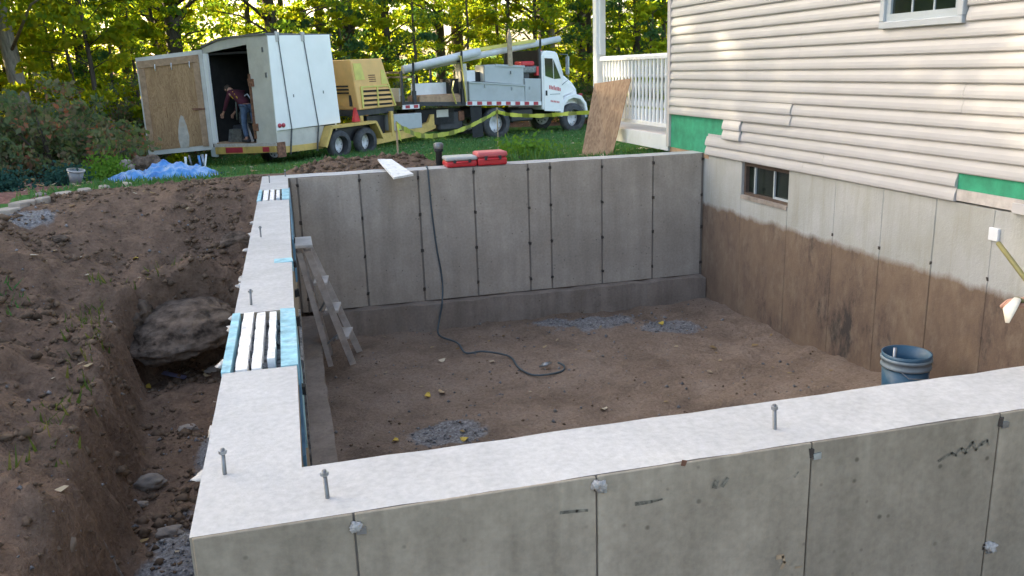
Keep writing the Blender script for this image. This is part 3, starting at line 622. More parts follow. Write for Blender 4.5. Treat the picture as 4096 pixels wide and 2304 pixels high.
# upper window
uw = H(MB().box(WX-.05, WX+.0, 3.195, 4.05, 1.195, 1.245).box(WX-.05, WX+.0, 3.195, 3.245, 1.246, 2.7).box(WX-.05, WX+.0, 4.0, 4.05, 1.246, 2.7).box(WX-.05, WX+.0, 3.246, 3.999, 2.65, 2.7).bevel(.004).build('window', plain('blue_grey_window_trim', (.46, .49, .52), .45, var=.04)))
wsash = MB().box(WX-.025, WX-.002, 3.246, 3.999, 1.246, 1.30).box(WX-.025, WX-.002, 3.246, 3.29, 1.301, 2.65).box(WX-.025, WX-.002, 3.955, 3.999, 1.301, 2.65).build('sash', M_GREYF); wsash.parent = uw
wp = MB().box(WX-.006, WX-.0025, 3.29, 3.955, 1.30, 2.65).build('pane', M_GLASSD); wp.parent = uw
for y in (3.51, 3.735): m_ = MB().box(WX-.014, WX-.0065, y-.007, y+.007, 1.301, 2.65).build('muntin', M_GREYF); m_.parent = uw
# porch with its turned railing
PX, PY0, PY1 = WX+.13, YC+.06, 10.72
H(MB().box(PX-.10, PX+3, PY0, PY1+.1, .06, .13).build('porch_deck', M_TRIM))
H(MB().box(PX-.13, PX-.1, PY0, PY1+.13, -.06, .125).build('porch_fascia', M_WHITE))
H(MB().box(PX-.09, PX+2.9, PY0+.02, PY0+.06, -.10, .05).build('porch_joist', M_LUMB))
H(MB().box(PX-.06, PX+.09, PY1-.07, PY1+.08, .13, 2.9).bevel(.008).build('porch_post', M_WHITE))
H(MB().box(PX-.02, PX+.06, PY1-.13, PY1-.071, 1.14, 2.9).bevel(.006).build('porch_trim', M_WHITE))
H(MB().box(PX-.03, PX+.08, PY0-.005, PY0+.07, .13, 2.9).bevel(.006).build('porch_post', M_WHITE))
H(MB().box(PX-.09, PX+3, PY0-.05, PY1+.2, 2.92, 3.2).build('porch_beam', M_WHITE))
H(MB().prism([(PX-.3, 3.2), (PX+3.4, 3.2), (PX+3.4, 4.0)], 1, PY0, PY1+.4).build('porch_roof', M_ROOF))
tr_ = H(MB().prism([(PX-.035, 1.05), (PX+.055, 1.05), (PX+.055, 1.085), (PX+.03, 1.115), (PX-.01, 1.115), (PX-.035, 1.085)], 1, PY0+.07, PY1-.132).build('railing', M_WHITE))
br_ = MB().box(PX-.02, PX+.04, PY0+.071, PY1-.075, .20, .25).build('bottom_rail', M_WHITE); br_.parent = tr_
bal = MB().lathe([(.024, .25), (.024, .40), (.018, .42), (.026, .45), (.026, .48), (.017, .56), (.021, .66), (.024, .72), (.016, .80), (.025, .83), (.025, .85), (.023, .86), (.023, 1.05)], n=8).build('baluster', M_WHITE)
nb = 21
for i in range(nb):
    o = bal if i == 0 else bal.copy()
    if i: COL.objects.link(o)
    o.location = (PX+.01, PY0+.14+(PY1-PY0-.36)*i/(nb-1), 0); o.parent = tr_

# ---------------------------------------------------------------- trailer, compressor, truck
def frame(o, deg):
    a = R(deg); return Matrix(((math.cos(a), -math.sin(a), 0, o[0]), (math.sin(a), math.cos(a), 0, o[1]), (0, 0, 1, 0), (0, 0, 0, 1)))
def root(name, M, s, u, z, label, cat, group=None):       # an Empty at the thing's base; parts are meshed in the local frame M
    e = empty(name, M @ Vector((s, u, z)), label, cat, group); return e
def add(e, mb, name, mat, parent=None, smooth=False):
    o = mb.build(name, mat, None, smooth); pr = parent or e; o.parent = pr
    if parent is None: o.matrix_parent_inverse = Matrix.Translation(-e.location)
    return o
def T_(M, mb):                                            # move a finished bmesh from the local frame to the world
    mb.bm.transform(M); return mb
TM = frame((0.02, 20.3), 40)
TR = root('box_trailer', TM, 2.2, 1.2, -1.22, 'white box trailer on a yellow tandem axle frame with its plywood rear door open', 'trailer')
tp = lambda mb, name, mat, parent=None, sm=False: add(TR, T_(TM, mb), name, mat, parent, sm)
WB = 2.60
tp(MB().prism([(0, -.34), (2.16, -.29), (2.02, 1.98), (.0, 1.93)], 1, -.005, .035).bevel(.01), 'side_panel', M_BOXW)
tp(MB().prism([(0.01, -.66), (2.12, -.6), (2.02, 1.9), (.01, 1.7)], 1, WB-.04, WB).bevel(.01), 'side_panel', M_BOXB)
tp(MB().box(2.0, 2.05, .04, WB-.04, -.6, 1.92), 'front_panel', M_BOXW)
roofz = lambda u: 1.945-.05*(u/WB)**2-.16*(max(0, u-1.3)/1.3)**2
b = MB(); up_ = [(WB*i/12, roofz(WB*i/12)) for i in range(13)]
b.prism([(u, z) for u, z in up_]+[(u, z+.045) for u, z in up_[::-1]], 0, -.05, 2.10); tp(b, 'roof', M_ROOF)
tp(MB().prism([(.0, -.68), (.80, -.66), (.80, roofz(.8)), (0, 1.94)], 0, -.012, .03), 'rear_panel', M_BOXB)
tp(MB().prism([(.801, 1.755), (WB, 1.60), (WB, roofz(WB)), (1.9, roofz(1.9)), (1.4, roofz(1.4)), (.801, roofz(.801))], 0, -.010, .03), 'rear_panel', M_BOXB)
tp(MB().box(-.03, .03, 2.42, WB, -.72, 1.60), 'door_post', M_BOXW)
tp(MB().box(-.03, 2.0, .05, WB-.05, -.78, -.68), 'floor', M_LUMB)
tp(MB().prism([(0, -.705), (0, -.63), (WB-.1, -.715), (WB-.1, -.80)], 0, -.055, -.0125), 'sill_board', M_ALW)
tp(MB().box(.035, 1.99, .042, .06, -.67, 1.9).box(.035, 1.99, WB-.07, WB-.045, -.67, 1.7).box(1.97, 1.995, .06, WB-.07, -.67, 1.75).box(.035, 1.99, .06, WB-.07, 1.55, 1.6), 'painted_shade', M_DARK)  # near-black sheets added inside the box, painting in its shade
bm_ = tp(MB().prism([(.02, -.86), (.02, -.706), (WB-.15, -.80), (WB-.15, -.985)], 0, -.08, -.02), 'rear_beam', M_YEL)
tp(MB().prism([(1.3, -.90), (1.3, -.77), (2.0, -.795), (2.0, -.935)], 0, -.088, -.0805), 'reflector_strip', M_REDT, bm_)
tp(MB().prism([(.25, -.85), (.25, -.73), (.5, -.74), (.5, -.86)], 0, -.088, -.0805), 'reflector_strip', M_REDT, bm_)
tp(MB().box(-.07, -.03, 2.40, 2.66, -1.05, -.80), 'licence_plate', M_TOOLB)
tp(MB().box(.02, 1.6, .036, .041, -.74, -.33), 'lower_panel', M_BOXB)
tp(MB().box(.02, 1.6, .02, .10, -.90, -.74), 'frame_rail', M_YEL)
tp(MB().box(.02, 1.6, WB-.12, WB-.02, -.98, -.74), 'frame_rail', M_YEL)
tp(MB().box(-.03, .22, -.02, .02, -.99, -.62), 'rear_bracket', M_RUST)
b = MB(); pts = [(1.36, -.86), (1.62, -.37), (3.26, -.34), (3.52, -.80)]
for (a, za), (c, zc) in zip(pts, pts[1:]): b.bar((a, -.10, za), (c, -.10, zc), .30, .07)
tp(b, 'fender', M_YEL)
b = MB()
for (a, za), (c, zc) in zip(pts, pts[1:]): b.bar((a, WB+.0, za-.18), (c, WB+.0, zc-.18), .30, .05)
tp(b, 'fender', M_YEL)
tp(MB().box(1.6, 3.45, .05, .12, -.80, -.42), 'frame_rail', M_DKSTEEL)
tp(MB().prism([(3.45, -.98), (3.45, -.72), (5.0, -.66), (5.75, -.52), (5.85, -.30), (6.08, -.30), (6.05, -.72), (5.2, -.88)], 1, .0, .14), 'tongue', M_YEL)
tp(MB().prism([(3.45, -.98), (3.45, -.72), (5.2, -.66), (5.2, -.88)], 1, WB-.2, WB-.06), 'tongue', M_YEL)
tp(MB().bar((5.1, WB-.1, -.78), (5.95, .5, -.74), .1, .18), 'tongue', M_YEL)
tp(MB().box(4.10, 4.20, -.02, .06, -.8, -.10), 'frame_post', M_YEL)
tp(MB().box(4.22, 5.42, -.02, .45, -.66, -.22).bevel(.015), 'tool_box', M_TOOLB)
tp(MB().box(3.4, 4.1, .25, .6, -.78, -.2), 'battery_box', M_DKSTEEL)
def wheel(M, s, u, z, r, w, side, add_, rimmat=M_WHITE, rim=.55):
    L = M @ Matrix.Translation((s, u, z)) @ Matrix.Rotation(R(90)*(1 if side < 0 else -1), 4, 'X')
    t = MB().lathe([(r*rim, -w/2), (r*.80, -w/2), (r*.95, -w*.40), (r, -w*.22), (r, w*.22), (r*.95, w*.40), (r*.80, w/2), (r*rim, w*.46), (r*rim, -w/2)], L, 32)
    tyre = add_(t, 'wheel')
    d = MB().lathe([(r*rim*1.02, w*.46), (r*rim*.97, w*.50), (r*rim*.90, w*.40), (r*rim*.70, w*.33), (r*rim*.5, w*.40), (r*.16, w*.42), (r*.15, w*.48), (0.001, w*.48)], L, 28)
    ro = d.build('rim', rimmat); ro.parent = tyre
    h = MB()
    for k in range(8):
        a = k*math.pi/4; p = L @ Vector((r*rim*.70*math.cos(a), r*rim*.70*math.sin(a), w*.34)); q = L @ Vector((r*rim*.70*math.cos(a), r*rim*.70*math.sin(a), w*.375)); h.tube([p, q], r*.055, 8)
    ho = h.build('rim_hole', M_DARK); ho.parent = tyre
    hb = MB().lathe([(r*.13, w*.46), (r*.13, w*.56), (.001, w*.58)], L, 12).build('hub', M_RUST); hb.parent = tyre
    return tyre
def tr_add(mb, name): o = mb.build(name, M_TYRE); o.parent = TR; o.matrix_parent_inverse = Matrix.Translation(-TR.location); return o
for s in (1.92, 2.90):
    wheel(TM, s, -.12, -.85, .385, .23, 1, tr_add, M_WHITE, .62); wheel(TM, s, WB+.02, -1.06, .385, .23, -1, tr_add)
for s in (.22, .34):
    L = TM @ Matrix.Translation((s-.12, -.006, -.215)) @ Matrix.Rotation(R(90), 4, 'X')
    o = MB().lathe([(.055, 0), (.055, .02), (.035, .03), (.001, .032)], L, 14).build('tail_light', M_REDT); o.parent = TR; o.matrix_parent_inverse = Matrix.Translation(-TR.location)
for s0, s1 in ((.30, .47), (1.10, 1.36)):
    b = MB(); b.bar((s0, -.012, 1.97), (s1, -.012, -.33), .05, .008); b.bar((s1, -.012, -.33), (s1-.1, .0, -.95), .06, .01); st = tp(b, 'strap', M_STEEL)
    tp(MB().box(s0-.06, s0+.05, -.03, .02, 1.80, 2.03, jit=.01), 'strap_pad', M_ALWP, st)
for s, z in ((.62, .45), (1.62, .5)): tp(MB().box(s, s+.03, -.012, -.004, z, z+.07), 'latch', M_STEEL)
tp(MB().box(-.03, -.008, .76, .86, -.55, 1.05, jit=.01), 'hinge_bar', M_RUST)
for z in (.75, -.35): tp(MB().box(-.04, -.008, .66, .86, z, z+.18, jit=.008), 'hinge', M_RUST)
for u, z in ((.18, 1.55), (.14, .95)): tp(MB().box(-.03, -.011, u, u+.05, z, z+.12), 'latch', M_STEEL)
# open door, swung round towards the left
DM = TM @ Matrix.Translation((-.03, 2.58, 0)); DMf = frame(DM.translation, 159)
DW = 1.84
d0 = MB().prism([(0.0, -.86), (.0, 1.70), (DW, 1.55), (DW, -.98)], 1, -.03, .03)
door = add(TR, T_(DMf, d0), 'door', plain('dirty_white_door', (.62, .60, .56), .5, var=.06, scale=3, dirt=(.46, .42, .37)))
dd = lambda mb, name, mat: add(TR, T_(DMf, mb), name, mat, door)
dd(MB().prism([(.14, -.74), (.14, .409), (DW-.07, .339), (DW-.07, -.86)], 1, .031, .040), 'plywood_sheet', M_PLYD)
dd(MB().prism([(.14, .41), (.14, 1.52), (DW-.07, 1.40), (DW-.07, .34)], 1, .031, .041), 'plywood_sheet', M_PLYD)
dd(MB().prism([(.10, 1.40), (.10, 1.58), (DW-.05, 1.46), (DW-.05, 1.28)], 1, .0415, .075), 'batten', M_LUMB)
dd(MB().prism([(.10, -.76), (.10, 1.39), (.26, 1.38), (.26, -.77)], 1, .0412, .065), 'batten', M_LUMB)
dd(MB().prism([(DW-.22, -.83), (DW-.22, 1.28), (DW-.06, 1.27), (DW-.06, -.84)], 1, .0412, .065), 'batten', M_LUMB)
dd(MB().box(.08, .42, .066, .085, .18, .23), 'door_bolt', M_RUST)
for x in (.35, .85, 1.3): dd(MB().tube([(x, .078, 1.44-.05*x), (x, .10, 1.34-.05*x), (x, .08, 1.27-.05*x)], .010, 6), 'hook', M_WHITE)
lp = MB().prism([(.66, -.80), (.62, -.5), (.66, -.2), (.72, .02), (.78, .06), (.84, -.05), (.90, -.3), (.93, -.55), (.90, -.80)], 1, .0405, .0425); dd(lp, 'white_stain', plain('limewash_splash', (.55, .50, .44), .85, var=.15, scale=7, dirt=(.45, .33, .22)))
# jack legs and mixer gear under the door
JK = empty('jack_stand', at(20.5, 505, 437), 'white jack stand with hanging hoses below the open trailer door', 'jack stand')
jl = JK.location
def jadd(mb, n, m): o = mb.build(n, m); o.parent = JK; return o
jadd(MB().tube([(-.33, 0, .0), (-.30, 0, .42)], .03, 8), 'leg', M_WHITE); jadd(MB().tube([(-.16, .05, .0), (-.22, 0, .45)], .026, 8), 'leg', M_STEEL)
jadd(MB().tube([(.12, 0, .0), (.08, 0, .46)], .045, 10), 'leg', M_GALV); jadd(MB().tube([(-.05, -.06, .02), (.02, -.05, .2), (.0, -.03, .44)], .03, 8), 'hose', M_TARP)
jadd(MB().tube([(.22, -.06, .03), (.12, -.05, .18), (.18, -.03, .46)], .022, 8), 'hose', M_WHITE); jadd(MB().box(-.02, .3, -.1, .1, .0, .1, jit=.02), 'foot_plate', M_STEEL)
# machine inside the box
PM = root('pump_machine', TM, .8, 1.75, -.68, 'dark greasy pump machine standing inside the open trailer', 'machine')
pm = lambda mb, n, m: add(PM, T_(TM, mb), n, m)
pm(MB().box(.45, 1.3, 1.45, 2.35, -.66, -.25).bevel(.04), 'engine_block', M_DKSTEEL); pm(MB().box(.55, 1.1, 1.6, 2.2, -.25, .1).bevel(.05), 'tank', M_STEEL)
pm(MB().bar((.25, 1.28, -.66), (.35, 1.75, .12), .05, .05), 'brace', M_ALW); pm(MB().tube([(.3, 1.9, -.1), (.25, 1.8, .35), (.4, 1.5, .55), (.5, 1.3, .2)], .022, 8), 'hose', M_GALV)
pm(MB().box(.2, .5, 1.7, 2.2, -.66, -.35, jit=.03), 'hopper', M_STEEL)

# compressor on the front of the trailer
CP = root('compressor', TM, 3.3, .8, .0, 'yellow compressor cabinet with louvres on the trailer behind the truck', 'compressor')
c_ = lambda mb, n, m, p=None: add(CP, T_(TM, mb), n, m, p)
prof = [(2.92, .0), (2.72, 1.34), (3.93, 1.36), (4.42, .03)]
c_(MB().prism(prof, 1, .04, 1.75).bevel(.02), 'cabinet', M_YELC)
c_(MB().prism([(2.85, -.16), (2.85, -.001), (4.36, .02), (4.36, -.14)], 1, .1, 1.6), 'skid', M_DKSTEEL)
c_(MB().box(3.0, 3.12, .1, .2, -.72, -.16), 'leg', M_YEL); c_(MB().box(4.2, 4.3, .1, .2, -.72, -.16), 'leg', M_YEL)
for sA in (3.10, 3.70):
    for k in range(4):
        z = .09+k*.125; w = .53-.0*k; x1 = min(sA+w, 4.33-(z)*.37)
        c_(MB().box(sA, x1, .022, .037, z, z+.07), 'louvre_gap', M_DARK); 
        c_(MB().prism([(.005, z+.058), (.036, z+.095), (.036, z+.070), (.010, z+.052)], 0, sA, x1), 'louvre_slat', M_YELC)
c_(MB().prism([(3.04, .05), (3.10, .05), (3.10, .60), (3.02, .60)], 1, .01, .036), 'frame_strip', M_YELF); c_(MB().prism([(4.33, .06), (4.38, .06), (4.14, .66), (4.09, .66)], 1, .01, .036), 'frame_strip', M_YELF)
c_(MB().box(3.645, 3.69, .01, .036, .06, .6), 'frame_strip', M_YELF); c_(MB().box(3.03, 4.16, .012, .037, .59, .63), 'frame_strip', M_YELF)
c_(MB().prism([(2.86, .80), (3.22, .80), (3.10, 1.24), (2.80, 1.24)], 1, .028, .041), 'access_panel', M_YELF)
c_(MB().prism([(3.86, .66), (4.12, .66), (3.98, 1.05), (3.85, 1.05)], 1, .028, .041), 'access_panel', M_YELF)
for k in range(4): c_(MB().box(3.36+.01*k, 3.62+.01*k, .034, .0405, .90-k*.055, .915-k*.055+.01), 'vent_slot', M_RUST)
for k in range(3): c_(MB().box(2.80, 2.835, .3, .9, .62-k*.09, .66-k*.09), 'vent_slot', M_DARK)
c_(MB().box(2.86, 2.89, .25, .34, .1, .45), 'latch', M_DKSTEEL)
b = MB().prism([(2.62, -.30), (2.85, -.30), (2.72, .08)], 1, -.05, .05); c_(b, 'warning_triangle', M_RED)

# flatbed truck
KM = frame((6.6, 24.45), 17); KZ = -1.17
TK = root('flatbed_truck', KM, .6, 1.1, KZ, 'white flatbed truck with grey tool boxes, rack posts and red white reflective edge', 'truck')
k_ = lambda mb, n, m, p=None, sm=False: add(TK, T_(KM, mb), n, m, p, sm)
KW = 2.25
bz = lambda s: -.02-.05*(s+.9)                      # bed edge falls towards the cab
# bed and running gear
k_(MB().prism([(-3.12, bz(-3.12)-.09), (-3.12, bz(-3.12)+.03), (1.70, bz(1.7)+.05), (1.70, bz(1.7)-.06)], 1, .04, KW), 'bed', M_DKSTEEL)
k_(MB().prism([(-2.6, -.42), (-2.6, -.16), (3.3, -.36), (3.3, -.62)], 1, .65, .80), 'chassis_rail', M_DARK); k_(MB().prism([(-2.6, -.42), (-2.6, -.16), (3.3, -.36), (3.3, -.62)], 1, 1.5, 1.65), 'chassis_rail', M_DARK)
edge = k_(MB().prism([(-1.02, bz(-1.02)-.07), (-1.02, bz(-1.02)+.06), (1.73, bz(1.73)+.06), (1.73, bz(1.73)-.06)], 1, .0, .04), 'bed_edge', M_WHITE)
for i in range(8):
    s = -.98+i*.345; w = .17
    k_(MB().prism([(s, bz(s)-.055), (s, bz(s)+.05), (s+w, bz(s+w)+.05), (s+w, bz(s+w)-.05)], 1, -.008, -.0005), 'reflector', M_REDT, edge)
k_(MB().box(-3.14, -2.6, -.01, .04, -.09, .03), 'bed_edge', M_WHITE)
for s in (-3.05, -2.78): k_(MB().box(s, s+.14, -.018, -.0105, -.07, .02), 'reflector', M_REDT)
k_(MB().box(-2.6, -1.3, .3, .7, -.62, -.15), 'under_frame', M_DARK)
k_(MB().box(-1.85, -.95, .3, .9, -.85, -.2).bevel(.08), 'fuel_tank', M_DKSTEEL)
k_(MB().box(-1.9, -1.5, .28, .32, -.4, -.18), 'licence_plate', M_BOXB); k_(MB().box(-1.15, -.95, .26, .32, -.55, -.25).bevel(.02), 'tail_light', M_RUST)
k_(MB().prism([(-.86, -.12), (-.46, -.12), (-.42, -1.06), (-.80, -1.08)], 1, .06, .08), 'mud_flap', M_BLACK); 
k_(MB().box(.75, 1.6, .3, .8, -.7, -.3).bevel(.04), 'side_step_tank', M_DKSTEEL)
def k_add(mb, name): o = mb.build(name, M_TYRE); o.parent = TK; o.matrix_parent_inverse = Matrix.Translation(-TK.location); return o
wheel(KM, .09, .16, -.69, .49, .28, 1, k_add, M_WHITE, .62); wheel(KM, .09, KW-.16, -.69, .49, .28, -1, k_add, M_WHITE, .58)
wheel(KM, 3.05, .16, -.69, .48, .26, 1, k_add, M_WHITE, .58); wheel(KM, 3.05, KW-.16, -.69, .48, .26, -1, k_add, M_WHITE, .58)
# tool boxes
tb1 = k_(MB().prism([(-.88, .05), (-.88, .62), (1.12, .44), (1.12, -.06)], 1, .02, .55).bevel(.012), 'tool_box', M_TOOLB)
k_(MB().prism([(-.90, .585), (-.90, .63), (1.13, .45), (1.13, .405)], 1, -.01, .56), 'box_lid', M_TOOLB, tb1)
tb2 = k_(MB().prism([(-.30, .59), (-.29, 1.10), (1.13, 1.03), (1.11, .45)], 1, .05, .62).bevel(.012), 'tool_box', M_TOOLB)
k_(MB().prism([(.10, 1.04), (.10, 1.11), (1.15, 1.04), (1.15, .98)], 1, .02, .63), 'box_lid', M_TOOLB, tb2)
k_(MB().box(-.315, -.302, .10, .60, .60, 1.08), 'box_end', M_BOXB, tb2)
tb3 = k_(MB().prism([(1.125, -.08), (1.14, .65), (1.74, .62), (1.73, -.10)], 1, .01, .60).bevel(.012), 'tool_box', M_TOOLB)
for s, z, p in ((.62, .80, tb2), (-.35, .42, tb1), (.62, .30, tb1), (1.28, .30, tb3)): k_(MB().box(s, s+.05, -.012, .049 if p is tb2 else .0195, z, z+.09), 'latch', M_GALV, p)
k_(MB().box(-.85, -.50, .3, .9, .62, .95), 'white_tank', M_WHITE); k_(MB().box(-.50, -.32, .3, .8, .6, .9), 'dark_bin', M_DARK)
# headache rack and posts
for u in (.05, KW-.12): k_(MB().box(1.70, 1.78, u, u+.07, -.1, 1.55), 'rack_post', M_DKSTEEL)
k_(MB().box(1.71, 1.75, .12, KW-.12, .6, 1.50), 'rack_screen', M_DARK)
for s, top in ((-3.10, 1.0), (-2.72, .86), (-1.10, 1.26)):
    k_(MB().box(s-.035, s+.035, .02, .09, -.02, top), 'rack_post', M_DKSTEEL)
    k_(MB().box(s-.05, s+.05, .0, .1, -.02, .42 if s > -3 else .3), 'post_socket', M_DKSTEEL)
    k_(MB().box(s-.03, s+.03, KW-.1, KW-.03, -.02, top), 'rack_post', M_DKSTEEL)
    k_(MB().bar((s, .05, top-.04), (s, KW-.06, top-.04), .06, .06), 'rack_bar', M_DKSTEEL)
k_(MB().box(-1.42, -1.15, .2, .9, .0, .72), 'bed_crate', M_DARK)
k_(MB().box(-1.02, -.90, .1, .6, .05, 1.15), 'tall_panel', M_BOXB)
# cab
cabp = [(1.80, -.36), (1.80, .62), (1.79, 1.32), (1.86, 1.44), (2.02, 1.48), (2.34, 1.45), (2.44, 1.38), (2.66, .74), (2.64, -.44)]
cab = k_(MB().prism(cabp, 1, .06, KW-.06).bevel(.035, 2), 'cab', M_TRUCK)
k_(MB().prism([(2.64, -.40), (2.66, .735), (2.86, .68), (3.16, .46), (3.33, .24), (3.38, -.02), (3.42, -.5), (2.8, -.5)], 1, .28, KW-.28).bevel(.06, 2), 'hood', M_TRUCK)
fen = [(2.50, -.62), (2.56, -.16), (2.74, .02), (3.05, .10), (3.36, .02), (3.56, -.22), (3.62, -.50), (3.52, -.52), (3.46, -.26), (3.30, -.10), (3.05, -.04), (2.82, -.11), (2.66, -.28), (2.60, -.62)]
k_(MB().prism(fen, 1, .03, .42).bevel(.02), 'fender', M_TRUCK); k_(MB().prism(fen, 1, KW-.42, KW-.03).bevel(.02), 'fender', M_TRUCK)
k_(MB().prism([(2.62, .0), (2.62, .55), (2.95, .45), (3.2, .2), (3.0, .1)], 1, .16, .30).bevel(.03), 'hood_side', M_TRUCK)
k_(MB().box(3.5, 3.66, .1, KW-.1, -.72, -.45).bevel(.03), 'bumper', M_GALV)
drr = k_(MB().prism([(1.88, -.40), (1.87, 1.33), (2.28, 1.31), (2.58, .66), (2.58, -.46)], 1, .040, .062).bevel(.004), 'cab_door', M_TRUCK)
k_(MB().prism([(1.93, .70), (1.91, 1.25), (2.22, 1.23), (2.24, .60)], 1, .030, .0395), 'door_window', M_GLASSD, drr)
k_(MB().prism([(2.27, .59), (2.25, 1.20), (2.53, .60)], 1, .030, .0395), 'vent_window', M_GLASSD, drr)
k_(MB().prism([(2.47, 1.30), (2.49, 1.30), (2.69, .78), (2.67, .78)], 1, .16, KW-.16), 'windshield', M_GLASSD)
k_(MB().box(1.93, 1.99, .022, .0395, .08, .24), 'door_handle', M_BLACK, drr)
for i in range(8):          # blurred red lettering on the door, unreadable in the photo
    s = 2.07+i*.058; h = random.choice((.10, .12, .14))
    k_(MB().box(s, s+.042, .0365, .0395, .28-.012*i, .28-.012*i+h), 'door_lettering', M_REDL, drr)
for i in range(6): s = 2.12+i*.06; k_(MB().box(s, s+.04, .0365, .0395, -.13-.01*i, -.07-.01*i), 'door_lettering', M_REDL, drr)
k_(MB().box(2.10, 2.5, .0365, .0395, .10, .125), 'door_lettering', M_GALV, drr)
mr = k_(MB().box(2.66, 2.72, -.20, -.05, .72, 1.28).bevel(.01), 'mirror', M_GALV)
k_(MB().tube([(2.5, .05, 1.36), (2.70, -.12, 1.34), (2.72, -.12, .55), (2.60, .05, .40)], .012, 6), 'mirror_arm', M_GALV, mr)
k_(MB().box(2.0, 2.12, .5, .62, 1.475, 1.52), 'marker_light', M_REDT); k_(MB().box(3.30, 3.40, .05, .14, .02, .09), 'marker_light', M_REDT)
# loads on the truck: each lies there on its own
def load(name, mb, mat, label, cat, group=None, sm=False, z=0):
    o = T_(KM, mb).build(name, mat, None, sm); return tag(o, label, cat, group)
load('white_pipe', MB().tube([(-3.0, .13, 1.03), (-.42, .13, 1.50)], .115, 16), M_PIPE, 'shorter thick white pipe lashed low on the truck rack', 'pipe', 'pipes on the truck rack')
load('white_pipe', MB().tube([(-2.2, .35, 1.10), (2.72, .35, 1.845)], .10, 16), M_PIPE, 'long white pipe on the truck rack reaching past the cab roof', 'pipe', 'pipes on the truck rack')
load('wooden_board', MB().bar((-.9, .30, 1.50), (1.7, .22, 1.80), .04, .10), M_YELF, 'long yellow board lying on the pipes above the tool boxes', 'board')
load('wooden_post', MB().prism([(.55, 1.05), (.70, 1.05), (.68, 1.95), (.61, 2.16), (.54, 1.9)], 1, .0, .06), M_STAKE, 'pointed pale wooden post standing up among the truck load', 'post')
load('lumber_stack', MB().box(-2.55, -1.18, .05, .9, .03, .24).box(-2.5, -1.2, .12, .85, .24, .28), M_LUMB, 'brown lumber stacked on the truck bed', 'lumber')
load('pale_sheet', MB().box(-2.58, -1.2, .5, .56, .28, .62), M_WHITE, 'low white panel standing on the truck bed', 'panel')
load('pack_frame', MB().box(-3.0, -2.85, .5, 1.2, .0, .5), M_TOOLB, 'grey crate near the rear end of the truck bed', 'crate')
gen = root('generator', KM, 1.4, .3, .64, 'red and grey portable generator on the tall tool box behind the cab', 'generator')
g1 = T_(KM, MB().box(1.10, 1.66, .05, .55, .80, 1.02).bevel(.03)).build('engine', M_STEEL); par(g1, gen)
par(T_(KM, MB().box(1.05, 1.55, .05, .5, 1.02, 1.17).bevel(.04)).build('fuel_tank', M_RED), gen); par(T_(KM, MB().box(1.60, 1.68, .03, .2, .72, 1.0)).build('side_cover', M_RED), gen); par(T_(KM, MB().box(1.15, 1.35, .1, .5, .64, .80)).build('foot', M_DKSTEEL), gen)
load('ratchet_strap', MB().bar((-1.15, -.02, 1.38), (-1.04, -.03, .02), .09, .012).bar((-1.20, .1, 1.42), (-1.15, -.02, 1.36), .09, .012), M_YELF, 'yellow strap hanging over the pipe to the bed edge', 'strap', 'yellow straps on the truck')
load('ratchet_strap', MB().bar((-1.42, -.02, .66), (-1.50, -.03, .40), .08, .012).bar((-1.50, -.03, .40), (-1.38, -.03, -.02), .08, .012), M_YELF, 'short yellow strap bunched beside the rear crate', 'strap', 'yellow straps on the truck')
for s, z in ((-2.72, 1.08), (-1.10, 1.38), (1.74, 1.72)):
    k_(MB().box(s-.03, s+.03, -.01, .02, z-.17, z+.15), 'hold_down', M_BLACK)

